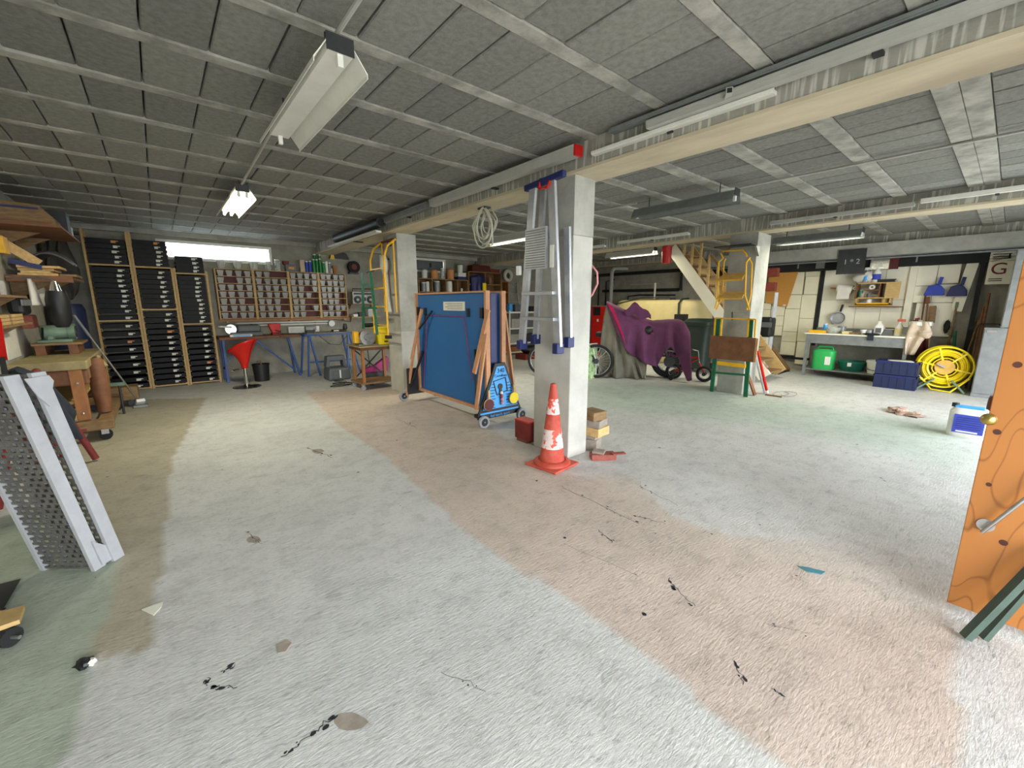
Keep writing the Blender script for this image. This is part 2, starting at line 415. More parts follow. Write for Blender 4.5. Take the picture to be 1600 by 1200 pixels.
for zi, (x0, x1) in enumerate(zones()):
    for ji, y in enumerate(js):
        wj = .08 if zi == 0 else .12
        if zi >= 1 and abs(y-J0) < .01: ya, yb = y-.17, y+.06
        else: ya, yb = y-wj/2, y+wj/2
        ya = max(ya, FRONT); yb = min(yb, YB)
        if yb <= ya: continue
        q = MB(); nseg = 1
        q.box(x0, x1, ya, yb, ZC-(.005 if zi == 0 else .012)-random.random()*.005, ZC+.06)
        if zi >= 1 and abs(y-J0) < .01: q = MB().box(x0, x1, ya, (ya+yb)/2-.002, ZC-.014, ZC+.06).box(x0, x1, (ya+yb)/2+.002, yb, ZC-.018, ZC+.06)
        q.build('ceiling_joist', 'joist_concrete', ceil)
    BL = .267
    for ji in range(len(js)-1):
        ya, yb = js[ji]+(.04 if zi == 0 else .06), js[ji+1]-(.04 if zi == 0 else .06)
        if zi >= 1 and abs(js[ji+1]-J0) < .01: yb = js[ji+1]-.17
        off = {0: .04, 1: .1, 2: 0}[zi]
        k = 0; x = x0-off
        while x < x1-.02:
            a = max(x, x0); bb = min(x+BL, x1)
            if bb-a > .03 and ya > FRONT-.3: blocks.append((a, bb, max(ya, FRONT), min(yb, YB)))
            x += BL
blocks = [q for q in blocks if q[3]-q[2] > .1]
def seen(c):
    d = Vector(c)-C0; z = d.dot(FWD)
    if z < .1: return None
    x = 800+FOC*d.dot(RGT)/z; y = 600-FOC*d.dot(UPV)/z
    return z if (-60 < x < 1660 and -60 < y < 1200) else None
vis = sorted((b for b in blocks if seen(((b[0]+b[1])/2, (b[2]+b[3])/2, ZC))), key=lambda b: ((b[0]+b[1])/2)**2+((b[2]+b[3])/2)**2)
near = vis[:298]; nearset = set(near)
meshes = {}
for (a, bb, ya, yb) in near:
    key = (round(bb-a, 3), round(yb-ya, 3)); v = random.choice('abc')
    if (key, v) not in meshes: meshes[(key, v)] = blockmesh(v, yb-ya, bb-a)
    o = bpy.data.objects.new('ceiling_block', meshes[(key, v)]); COL.objects.link(o); o.parent = ceil
    W = WM[ceil.name].inverted() @ Vector(((a+bb)/2, (ya+yb)/2, ZC+random.uniform(-.003, .004)))
    o.location = W; o.rotation_euler = (random.uniform(-.006,.006), random.uniform(-.008,.008), random.uniform(-.004,.004))
q = MB()
for bk in blocks:
    if bk in nearset: continue
    a, bb, ya, yb = bk; z = ZC+random.uniform(-.002, .003); e = .005
    q.add([(a+e,ya+e,z+.05),(bb-e,ya+e,z+.05),(bb-e,yb-e,z+.05),(a+e,yb-e,z+.05),(a+e,ya+e,z),(bb-e,ya+e,z),(bb-e,yb-e,z),(a+e,yb-e,z)],
          [(0,3,2,1),(4,7,6,5)[::-1],(0,1,5,4),(1,2,6,5),(2,3,7,6),(3,0,4,7)])
q.build('far_ceiling_blocks', 'block_b', ceil, kind='stuff')
# concrete beams with pale lime streaks
m = mat('beam_concrete', (150,148,138), .85, var=.12, scale=4, bump=.3, bscale=50)
nt = m.node_tree; n = nt.nodes; l = nt.links; b = n['Principled BSDF']
src = b.inputs['Base Color'].links[0].from_socket
g = n.new('ShaderNodeNewGeometry'); mp = n.new('ShaderNodeMapping'); mp.inputs['Scale'].default_value = (1, 1, .06); l.new(g.outputs['Position'], mp.inputs[0])
z = n.new('ShaderNodeTexNoise'); z.inputs['Scale'].default_value = 34; z.inputs['Detail'].default_value = 2; l.new(mp.outputs[0], z.inputs['Vector'])
r = n.new('ShaderNodeValToRGB'); l.new(z.outputs[0], r.inputs[0]); r.color_ramp.elements[0].position = .52; r.color_ramp.elements[0].color = (0,0,0,1)
r.color_ramp.elements[1].position = .62; r.color_ramp.elements[1].color = (.8,.8,.8,1)
x = n.new('ShaderNodeMix'); x.data_type = 'RGBA'; l.new(r.outputs[0], x.inputs[0]); l.new(src, x.inputs[6]); x.inputs[7].default_value = (*lin((205,203,194)), 1); l.new(x.outputs[2], b.inputs['Base Color'])
mat('beam_sole', (196,184,158), .85, var=.12, scale=5, stretch=(1,.3,1))
labs = ['long streaked concrete beam resting on the pillar with the aluminium stepladder', 'second streaked concrete beam, over the pillar with the yellow steps', 'concrete beam along the top of the white panelled wall']
for i, (x0, x1, z0) in enumerate(beams):
    o = st(MB().box(x0, x1, FRONT, YB, z0+.02, ZC+.06).build('concrete_beam', 'beam_concrete'), labs[i])
    MB().box(x0-.008, x1+.008, FRONT, YB, z0, z0+.022).build('beam_sole', 'beam_sole', o)
# pillars
def pillar(x0, x1, y0, y1, lab, top, split):
    o = st(MB().box(x0, x1, y0, y1, 0, split).build('concrete_pillar', 'concrete' if x0 > 6 else 'pillar_paint', bevel=.008), lab)
    MB().box(x0+.001, x1-.001, y0+.001, y1-.001, split, top).build('bare_top', 'concrete', o)
    return o
pillar(2.77, 3.03, 2.48, 2.95, 'large whitewashed concrete pillar in the middle, stepladder hung on it', 2.47, 2.0)
pillar(2.88, 3.2, 6.12, 6.6, 'whitewashed pillar behind the table tennis table, sack truck hung on it', 2.47, 1.0)
pillar(6.95, 7.45, 2.58, 2.98, 'grey concrete pillar with the yellow folding steps', 2.47, 1.3)
# beam over the back bench area (at the back wall) and lintel above the panels
st(MB().box(XR-.45, XR-.3, FRONT, 4.9, 2.30, 2.53).build('trim_1', 'concrete'), 'concrete lintel above the white panels')
o = st(MB().box(XR-.43, XR-.38, FRONT, 4.9, 2.24, 2.265).box(XR-.43, XR-.38, FRONT, 4.9, 2.28, 2.30).build('trim_2', 'grey_metal'), 'metal door track under the lintel')
st(MB().box(XR-.2, XR-.02, FRONT, 4.9, 2.10, 2.30).build('trim_3', 'black_rubber'), 'black strip behind the door track above the panels')
for y in [1.2, 2.1, 3.0]: st(MB().box(XR-.42, XR-.40, y, y+.02, 2.15, 2.24).build('trim_4', 'grey_metal'))
st(MB().box(7.22, XR, YB-.14, YB, 2.5, 2.75).box(3.07, 6.9, YB-.12, YB, 2.58, 2.75).box(XL, 2.74, YB-.1, YB, 2.6, 2.75).build('trim_5', 'concrete'), 'concrete ring beam at the top of the back wall')
# ---- lamps
def tube_lamp(name_lab, p0, p1, z, w=.16, lit=True, refl='white_metal', ntubes=2, wing=.16, power=60):
    # runs along Y from p0 to p1 (x given), reflector opens downwards
    x = (p0[0]+p1[0])/2; y0, y1 = min(p0[1], p1[1]), max(p0[1], p1[1]); L = y1-y0
    t = T('fluorescent_lamp', name_lab, 'lamp', (x, (y0+y1)/2, z))
    MB().box(-.055, .055, -L/2, L/2, .0, .05).build('housing', refl, t, local=True)
    wg = MB()
    for s_ in (-1, 1):
        wg.prism([(s_*.05,.05),(s_*.05,.045),(s_*wing,-.05),(s_*wing,-.066),(s_*(wing+.004),-.066),(s_*(wing+.004),-.046)], (0,-L/2,0), (1,0,0), (0,0,1), (0,L,0))
    wg.build('reflector', refl, t, local=True)
    MB().box(-.06, .06, -L/2-.004, -L/2+.002, -.0, .07).build('end_plate', 'dark_metal', t, local=True)
    for yy in (-L*.35, L*.35): MB().tube([(0,yy,.04),(0,yy,ZC-z)], .006, 6).build('hanger', 'dark_metal', t, local=True)
    xs = [0] if ntubes == 1 else [-.035, .035]
    for xx in xs:
        if lit: MB().tube([(xx,-L/2+.03,-.03),(xx,L/2-.03,-.03)], .013, 10).build('glowing_tube', 'tube_lit', t, smooth=True, local=True)
        elif ntubes > 1: MB().tube([(xx,-L/2+.03,-.03),(xx,L/2-.03,-.03)], .013, 10).build('dark_tube', 'white_plastic', t, smooth=True, local=True)
        for s_ in (-1, 1): MB().box(xx-.012, xx+.012, s_*(L/2-.02)-.012, s_*(L/2-.02)+.012, -.05, .0).build('tube_holder', 'white_plastic', t, local=True)
    if lit:
        ld = bpy.data.lights.new('tube_light', 'AREA'); ld.shape = 'RECTANGLE'; ld.size = .12; ld.size_y = L*.9; ld.energy = power; ld.color = (1.0, .95, .72)
        ll = bpy.data.objects.new('tube_light', ld); COL.objects.link(ll); ll.parent = t; ll.location = (0, 0, -.055)
    return t
L1 = tube_lamp('big unlit white twin reflector lamp on the ceiling above the pale floor', (.76,2.08), (.76,3.3), 2.51, lit=False, ntubes=1, wing=.115)
tube_lamp('small lit fluorescent lamp above the black tray shelves', (.8,5.15), (.8,6.35), 2.53, power=38, wing=.11)
tube_lamp('lit fluorescent lamp behind the hanging hose coil', (4.62,4.95), (4.62,6.2), 2.5, ntubes=1, wing=.09, power=30)
tube_lamp('lit fluorescent lamp near the red bucket and the stairs', (7.98,4.9), (7.98,6.1), 2.5, ntubes=1, wing=.1, power=30)
tube_lamp('lit fluorescent lamp right of the pillar with yellow steps', (7.95,1.55), (7.95,2.7), 2.44, ntubes=1, wing=.12, power=30, refl='grey_metal')
tube_lamp('unlit lamp with dark sloping reflector between the two beams', (4.72,2.0), (4.72,3.2), 2.52, lit=False, ntubes=1, wing=.1, refl='grey_metal')
# ================================================================== MIDDLE: cone, bricks, ladder, table tennis table
# traffic cone
t = T('traffic_cone', 'worn red-orange traffic cone with scuffed white bands, in front of the middle pillar', 'cone', (2.555, 2.475, 0), rz=.12)
q = MB(); q.box(-.175,.175,-.175,.175,0,.022); q.build('base', 'cone_orange', t, local=True, bevel=.018)
MB().lathe([(.165,.02),(.165,.035),(.15,.05),(.125,.056),(.118,.05)], n=32).build('base_rim', 'cone_orange', t, local=True, smooth=True)
def crad(z): return .112-(z-.05)*(.112-.026)/.69
mc = mat('cone_band', (226,206,200), .6, var=.1, scale=9)
# worn band: shows the orange plastic where the white sheet has rubbed off
nt = mc.node_tree; n = nt.nodes; l = nt.links; b = n['Principled BSDF']; src = b.inputs['Base Color'].links[0].from_socket
g = n.new('ShaderNodeNewGeometry'); z = n.new('ShaderNodeTexNoise'); z.inputs['Scale'].default_value = 16; z.inputs['Detail'].default_value = 5; l.new(g.outputs['Position'], z.inputs['Vector'])
r = n.new('ShaderNodeValToRGB'); l.new(z.outputs[0], r.inputs[0]); r.color_ramp.elements[0].position = .51; r.color_ramp.elements[1].position = .56
x = n.new('ShaderNodeMix'); x.data_type = 'RGBA'; l.new(r.outputs[0], x.inputs[0]); l.new(src, x.inputs[6]); x.inputs[7].default_value = (*lin((214,84,62)), 1); l.new(x.outputs[2], b.inputs['Base Color'])
MB().lathe([(crad(zz), zz) for zz in (.05,.12)]+[(crad(.12), .12)]+[(crad(zz), zz) for zz in (.2,.38,.55,.72)]+[(.024,.74),(.014,.745)], n=32).build('body', 'cone_orange', t, local=True, smooth=True)
for a, bz in ((.17,.34),(.475,.61)):
    MB().lathe([(crad(a)+.0015, a), (crad(bz)+.0015, bz)], n=32).build('white_band', 'cone_band', t, local=True, smooth=True)
# bricks and offcuts right of the pillar
def blk(c, s, rz, m, lab, nm='brick', cat='brick', grp=None):
    o = MB().cbox((0,0,s[2]/2), s, RZ(rz)).build('tmp', m, None, bevel=.004)
    o.name = nm; WM[o.name] = Matrix.Identity(4)
    o.location = Vector((c[0], c[1], c[2])); tag(o, lab, cat, grp); return o
bx, by = 3.18, 2.52
blk((bx+.0,by-.0,0), (.19,.13,.11), .4, 'grey_stone', 'grey stone lump at the bottom of the stack right of the middle pillar', 'stone_block', 'block')
blk((bx+.0,by,.11), (.16,.13,.035), .2, 'grey_stone', 'thin grey slab second from the bottom of the stack by the pillar', 'stone_slab', 'block')
blk((bx+.02,by-.01,.145), (.20,.2,.085), .1, 'cut_wood', 'pale sawn wood block with light end grain, middle of the stack by the pillar', 'wood_block', 'block')
blk((bx+.02,by+.0,.23), (.2,.19,.075), .25, 'grey_stone', 'weathered grey block under the top one of the stack by the pillar', 'weathered_block', 'block')
blk((bx+.0,by+.01,.305), (.18,.2,.085), -.1, 'old_wood', 'brown wood block on top of the stack right of the pillar', 'wood_block', 'block')
blk((3.02,2.27,0), (.23,.11,.055), .75-1.4, 'brick_red', 'red brick lying on the floor right of the traffic cone', 'red_brick', 'brick')
blk((3.0,2.30,.055), (.11,.1,.02), .3-1.4, 'grey_stone', 'grey tile piece lying on the red brick beside the cone', 'tile_piece', 'tile')
blk((3.11,2.16,.055), (.13,.06,.012), .9-1.4, 'brick_red', 'broken purple-grey roof tile resting on the red brick end', 'broken_tile', 'tile')
# red box left of the pillar
t = T('red_metal_box', 'red metal box standing on a wood piece, left behind the middle pillar', 'box', (2.82, 3.12, 0))
MB().box(-.06,.06,-.08,.08,.0,.03).build('foot', 'brown_wood', t, local=True)
MB().box(-.07,.07,-.12,.1,.03,.23).build('case', 'dull_red', t, local=True, bevel=.006)
MB().box(-.072,.072,-.122,.102,.22,.235).build('lid', 'red_paint', t, local=True, bevel=.003)
# ---- aluminium stepladder hung on the pillar (-X face)
t = T('aluminium_stepladder', 'folded aluminium stepladder hanging on the middle pillar, dark blue feet', 'ladder', (2.66, 2.8, 1.0))
def L(y, z, x): return (x, y, z)
fx, rx = 2.60, 2.70
FT = [(2.80, 2.42), (2.58, 2.42)]      # top y of the two front rails
FB = [(2.94, 1.06), (2.47, 1.06)]
RTp = [(2.85, 2.02), (2.49, 2.0)]; RB = [(2.86, 1.1), (2.44, 1.12)]
for i in range(2):
    MB().bar((fx, FT[i][0], FT[i][1]), (fx, FB[i][0], FB[i][1]), .075, .028, up=(1,0,0)).build('front_rail', 'alu', t)
    MB().bar((rx, RTp[i][0] if i else 2.78, 2.4 if i==0 else 2.05), (rx, RB[i][0], RB[i][1]), .06, .024, up=(1,0,0)).build('rear_leg', 'alu', t)
    MB().box(fx-.045, fx+.045, FB[i][0]-.03, FB[i][0]+.03, 1.0, 1.09).build('foot', 'navy', t, bevel=.006)
    MB().box(rx-.04, rx+.04, RB[i][0]-.03, RB[i][0]+.03, 1.05, 1.14).build('foot', 'navy', t, bevel=.006)
def yat(i, z): return FT[i][0]+(FB[i][0]-FT[i][0])*(FT[i][1]-z)/(FT[i][1]-FB[i][1])
for z in (1.5, 1.28):
    tr = MB().box(fx-.05, fx+.03, yat(1,z), yat(0,z), z, z+.025).build('tread', 'alu', t)
    for k in range(5): MB().box(fx-.045+.015*k, fx-.039+.015*k, yat(1,z)+.01, yat(0,z)-.01, z+.025, z+.028).build('grip_rib', 'grey_metal', tr)
pl = MB().box(fx-.04, fx-.015, 2.60, 2.86, 1.72, 2.06).build('platform', 'alu', t)
for k in range(16): MB().box(fx-.046, fx-.04, 2.61, 2.85, 1.73+k*.0205, 1.738+k*.0205).build('platform_rib', 'grey_metal', pl)
MB().bar((fx, 2.90, 2.41), (fx+.0, 2.44, 2.44), .05, .05).build('top_bar', 'navy', t, bevel=.008)
MB().tube([(fx-.02,2.7,2.42),(fx-.03,2.7,2.37),(fx-.03,2.6,2.36),(fx-.02,2.585,2.41)], .011).build('handle', 'red_plastic', t, smooth=True)
MB().box(fx-.042, fx-.039, 2.505, 2.55, 1.72, 1.9).build('sticker', 'white_plastic', t)
MB().box(2.6, 2.77, 2.7, 2.73, 2.43, 2.46).build('hook', 'dark_metal', t)
MB().box(fx-.05, fx-.02, 2.93, 2.97, 1.68, 1.76).build('clip', 'white_plastic', t)
# ---- table tennis table, folded
t = T('table_tennis_table', 'folded blue table tennis table on grey wheels with a wooden frame', 'table', (2.95, 4.75, 0))
y0, y1 = 3.855, 5.48
def half(x0, x1, y0, y1, zb, zt, fx_):
    o = MB().box(x0, x1, y0, y1, zb, zt).build('table_half', 'table_blue', t)
    f = .035
    for (a, b_, c, d) in ((y0-.004,y1+.004,zb-f,zb),(y0-.004,y1+.004,zt,zt+.02)): MB().box(fx_[0], fx_[1], a, b_, c, d).build('edge_strip', 'ply_edge', o)
    for (a, b_) in ((y0-.035,y0),(y1,y1+.035)): MB().box(fx_[0], fx_[1], a, b_, zb-f, zt+.02).build('edge_strip', 'ply_edge', o)
    return o
hL = half(2.86, 2.885, y0, y1, .2, 1.55, (2.83, 2.89))
hR = half(3.06, 3.085, y0, y1, .2, 1.55, (3.06, 3.12))
MB().box(2.89, 2.9, y0, y0+.03, .3, 1.54).build('white_line', 'white_plastic', t)
MB().box(2.94, 3.04, y0+.02, y0+.05, .55, 1.54).build('inner_frame', 'navy', t)
# label sheet
sh = MB().box(2.856, 2.859, 4.28, 4.78, 1.34, 1.45).build('notice_sheet', 'paper', t)
for k in range(4): MB().box(2.8545, 2.856, 4.33, 4.73-.05*(k % 2), 1.425-k*.022, 1.43-k*.022).build('printed_line', 'maroon', sh)
# legs (wood coloured) on the outside
def leg(pts, w, m='ply_edge', nm='leg'):
    MB().bar(pts[0], pts[1], w, .022, up=(1,0,0)).build(nm, m, t)
leg([PX(763,484,2.81),PX(741,583,2.74)], .06); leg([PX(759,523,2.78),PX(744,640,2.72)], .055)
leg([PX(659,483,2.81),PX(643,562,2.72)], .05); leg([PX(652,514,2.74),PX(636,618,2.68)], .045)
leg([(3.14,3.88,1.35),(3.30,3.87,.25)], .06); leg([(3.14,3.95,1.0),(3.24,3.9,.35)], .045)
leg([(3.12,5.5,1.3),(3.28,5.58,.2)], .045)
for yy in (3.91, 5.44):
    for xx, sg in ((2.845,-1),(3.1,1)): MB().box(xx-.02, xx+.02, yy-.025, yy+.025, 1.26, 1.38).build('hinge', 'black_plastic', t)
for yy in (4.2, 5.25): MB().box(2.835, 2.86, yy-.02, yy+.02, 1.27, 1.37).build('bracket', 'black_plastic', t)
MB().bar(PX(675,486,2.83),PX(655,514,2.76),.02).build('strut', 'black_plastic', t)
MB().bar(PX(661,549,2.82),PX(640,610,2.70),.025).build('strut', 'black_plastic', t)
MB().bar((2.80,4.0,.9),(2.74,3.90,.2),.02).build('strut', 'black_plastic', t)
for a, b_ in (((2.85,5.2,1.27),(2.84,5.38,.22)),((2.85,4.3,1.27),(2.84,4.12,.5)),((2.85,5.2,1.27),(2.85,4.3,1.27))): MB().tube([a,b_], .005, 6).build('elastic_cord', 'magenta', t)
MB().box(2.67, 3.3, 5.52, 5.56, .14, .5).build('cross_panel', 'black_plastic', t)
MB().bar((2.70,3.87,.13),(3.30,3.87,.13),.05,.04).build('axle_beam', 'black_plastic', t)
MB().bar((2.68,5.58,.13),(3.2,5.58,.13),.05,.04).build('axle_beam', 'black_plastic', t)
# wheels
def wheel(c, r, w, parent, ax='x', tyre='rubber_grey', hub='black_plastic'):
    R_ = RY(PI/2) if ax == 'x' else RX(PI/2)
    o = MB().lathe([(r*.62,-w/2),(r*.93,-w/2),(r,-w*.3),(r,w*.3),(r*.93,w/2),(r*.62,w/2),(r*.62,-w/2)], c, 24, R_, cap=False).build('wheel', tyre, parent, smooth=True)
    MB().lathe([(0,-w*.3),(r*.63,-w*.3),(r*.63,w*.3),(0,w*.3)], c, 20, R_).build('hub', hub, o, smooth=True)
    for k in range(5):
        a = 2*PI*k/5
        if ax == 'x': p1 = (c[0], c[1]+math.cos(a)*r*.6, c[2]+math.sin(a)*r*.6)
        else: p1 = (c[0]+math.cos(a)*r*.6, c[1], c[2]+math.sin(a)*r*.6)
        MB().bar(c, p1, w*.8, .008).build('spoke', 'dark_metal', o)
    MB().lathe([(0,-w*.55),(.009,-w*.55),(.009,w*.55),(0,w*.55)], c, 8, R_).build('axle', 'chrome', o)
    return o
for cx_, cy_ in ((2.74,3.76),(3.32,3.76),(2.66,5.66),(3.2,5.66)): wheel((cx_,cy_,.075), .075, .04, t, 'y')
# triangular end panel with bats
A = (2.66, 3.88); 
tp = [(-.325,.09),(.325,.09),(.33,.14),(.075,.74),(-.075,.74),(-.33,.14)]
pan = MB().prism(tp, (3.02,3.83,0), (1,0,0), (0,0,1), (0,-.03,0)).build('end_panel', 'black_plastic', t, bevel=.005)
tp2 = [(-.265,.2),(.265,.2),(.055,.70),(-.055,.70)]
blue = MB().prism(tp2, (3.02,3.799,0), (1,0,0), (0,0,1), (0,-.003,0)).build('blue_face', 'sky_blue', pan)
MB().box(2.72, 3.3, 3.7965, 3.799, .15, .17).build('blue_stripe', 'sky_blue', pan)
for k in range(9):
    z = .21+k*.035; hw = .265-(z-.2)*.42
    MB().box(3.02-hw+.01, 3.02-.08 - .01*(k%3), 3.793, 3.796, z, z+.008).box(3.02+.08+.01*(k%2), 3.02+hw-.01, 3.793, 3.796, z, z+.008).build('black_line', 'black_plastic', pan)
fr = MB()
for a, b_ in (((-.11,.53),(.07,.56)),((.07,.56),(.1,.40)),((.1,.40),(-.06,.36)),((-.06,.36),(-.11,.53))): fr.bar((3.02+a[0],3.793,a[1]),(3.02+b_[0],3.793,b_[1]),.012,.008)
fr.build('drawn_frame', 'black_plastic', pan)
MB().lathe([(0,0),(.035,0),(.035,.01),(0,.01)], (3.01,3.797,.46), 16, RX(PI/2)).build('lock_knob', 'black_plastic', pan)
MB().bar((3.01,3.789,.44),(3.03,3.789,.24),.035,.01,up=(0,1,0)).build('ball_holder', 'black_plastic', pan)
for k, mm_ in enumerate(['white_plastic','cone_orange','pink_tube','pink_tube']):
    o = MB().ball((3.015+.004*k, 3.775, .385-k*.042), .02).build('tmp', mm_, None, smooth=True); o.name = 'table_tennis_ball'
    tag(o, ['white ball at the top of the ball holder on the blue table end', 'orange ball just below the white ball in the holder', 'pink ball third from the top in the ball holder', 'pink ball lowest in the ball holder'][k], 'ball', 'table tennis balls in the holder')
text('340', 'lettering', 'black_ink', pan, (2.965, 3.794, .625), (1,0,0), (0,0,1), .075, .001)
text('Cornilleau', 'lettering', 'black_ink', pan, (2.925, 3.794, .575), (1,0,0), (0,0,1), .045, .001)
text('feel tennis sport', 'lettering', 'sky_blue', pan, (2.86, 3.794, .105), (1,0,0), (0,0,1), .045, .001)
def bat(cx_, cz_, m_, lab):
    t2 = T('table_tennis_bat', lab, 'bat', (cx_, 3.765, cz_), group=None)
    MB().lathe([(0,-.006),(.072,-.006),(.072,.006),(0,.006)], (0,0,0), 24, RX(PI/2)).build('blade', 'pale_wood', t2, local=True)
    MB().lathe([(0,-.009),(.068,-.009),(.068,.009),(0,.009)], (0,0,-.002), 24, RX(PI/2)).build('rubber', m_, t2, local=True)
    MB().box(-.013,.013,-.011,.011,.065,.17).build('handle', 'pale_wood', t2, local=True, bevel=.004)
bat(2.82, .27, 'maroon', 'dark red bat held on the left of the blue triangular end panel')
bat(3.2, .30, 'yellow_plastic', 'yellow bat held on the right of the blue triangular end panel')
# ---- hanging hose coil at the beam
t = T('hose_coil', 'coil of pale hose hanging from the beam before the lit lamp', 'hose', (2.9, 3.9, 2.0))
rr = random.Random(4)
for k in range(7):
    wv = .08+rr.random()*.12; cy = 3.93+rr.uniform(-.07,.07); bot = 2.0+rr.random()*.2; xx = 2.9+rr.uniform(-.05,.05); top = 2.46; tlt = rr.uniform(-.03,.03)
    pts = []
    for i in range(24):
        a = 2*PI*i/24; s_ = math.sin(a); c_ = math.cos(a)
        z = (top+bot)/2+(top-bot)/2*c_; wid = wv*(1-.55*max(0,c_))*(1 if c_<.9 else .5)
        pts.append((xx+tlt*s_, cy+wid*s_, z))
    MB().tube(pts, .0075, 7, closed=True).build('hose_loop', 'pale_hose', t, smooth=True)
MB().tube([(2.9,3.78,2.2),(2.9,3.77,2.06),(2.9,3.88,2.05)], .008, 7).build('hose_end', 'pale_hose', t, smooth=True)
MB().box(2.86,2.94,3.85,3.99,2.45,2.475).build('hook', 'dark_metal', t)
# ---- rails along the beam
def rail(x0, x1, ya, yb, z0, z1, m_, lab, nm='metal_rail', endm=None):
    t = T(nm, lab, 'rail', ((x0+x1)/2, (ya+yb)/2, z0))
    MB().box(x0,x1,ya,yb,z0,z1).build('profile', m_, t)
    MB().box(x0-.006,x0+.003,ya,yb,z1-.012,z1+.006).build('lip', m_, t)
    MB().box(x1-.01, 2.745, (ya+yb)/2-.02, (ya+yb)/2+.02, z0-.012, z0+.003).build('bracket', 'dark_metal', t)
    if endm: MB().box(x0-.002,x1+.002,ya-.02,ya,z0-.005,z1+.004).build('end_flag', endm, t)
    return t
rail(2.60,2.68,2.35,4.6,2.55,2.62,'pipe_grey','long pale channel with a red end flag along the near beam', endm='red_paint')
rail(2.64,2.70,-.6,1.75,2.57,2.61,'pipe_grey','long pale grey rail high on the beam at the upper right')
rail(2.64,2.70,-.6,2.05,2.63,2.65,'grey_metal','thin grey rail lying above the pale one at the upper right beam')
rail(2.69,2.735,1.0,2.25,2.54,2.56,'white_metal','short white strip tucked under the upper right beam rails')
rail(2.62,2.70,4.7,6.0,2.56,2.62,'grey_metal','grey channel along the beam near the yellow sack truck')
t = T('black_roll', 'long dark grey roll lying on the beam brackets above the sack truck', 'roll', (2.6,6.6,2.5))
MB().tube([(2.58,5.95,2.56),(2.58,7.9,2.56)], .07, 16).build('sleeve', 'dark_metal', t, smooth=True)
MB().tube([(2.58,5.94,2.56),(2.58,5.96,2.56)], .05, 16).build('core_end', 'black_rubber', t, smooth=True)
MB().box(2.58,2.745,6.5,6.53,2.48,2.5).build('bracket', 'dark_metal', t)
rail(2.52,2.6,6.0,8.2,2.43,2.455,'white_metal','white lamp cover hung under the dark roll on the beam', nm='lamp_cover')
t = T('square_tube', 'short grey square tube sticking out from the beam rails', 'tube', (2.5,1.35,2.6))
a = PZ(1140,141,2.60); bq = Vector((2.735,1.28,2.58))
MB().bar(a, bq, .035).build('tube_body', 'pipe_grey', t); MB().bar(a-(bq-a).normalized()*.001, a+(bq-a).normalized()*.002, .026).build('open_end', 'black_rubber', t)
# rails on beam 2
for i, (ya, yb, x, z, m_, lab) in enumerate([(5.3,7.4,6.84,2.52,'white_metal','white strip on the far beam above the red boiler'),(3.6,5.0,6.84,2.54,'white_metal','white strip on the far beam left of the yellow steps pillar'),
    (.9,2.4,6.84,2.53,'pipe_grey','grey strip along the far beam right of the yellow steps pillar'),(-.3,.85,6.82,2.55,'white_metal','white strip at the right end of the far beam')]):
    t = T('metal_strip', lab, 'rail', (x,(ya+yb)/2,z)); MB().box(x-.03,x+.03,ya,yb,z,z+.03).build('profile', m_, t)
    MB().box(x-.034,x-.028,ya,yb,z+.02,z+.045).build('lip', m_, t); MB().box(x,6.905,(ya+yb)/2-.015,(ya+yb)/2+.015,z-.01,z+.002).build('bracket','dark_metal',t)
# conduits on the ceiling
def conduit(pts, lab, r=.011, nm='conduit'):
    o = MB().tube(pts, r, 8).build('tmp', 'pipe_grey', None, smooth=True); o.name = nm; tag(o, lab, 'pipe'); return o
conduit([(.76,FRONT+.01,2.655),(.76,2.12,2.6)], 'pale conduit running to the near end of the big unlit lamp')
conduit([(.77,3.29,2.6),(.79,3.6,2.655),(.8,5.16,2.6)], 'pale conduit between the big unlit lamp and the small lit lamp')
conduit([(4.95,FRONT+.01,2.65),(4.95,2.1,2.65),(4.74,2.22,2.62)], 'pale conduit from the front wall to the dark unlit lamp')
conduit([(4.72,3.2,2.65),(4.66,4.95,2.65)], 'thin conduit between the unlit dark lamp and the lamp behind the hose')
conduit([(8.0,FRONT+.01,2.65),(7.95,1.6,2.65)], 'pale conduit on the ceiling of the right bay')
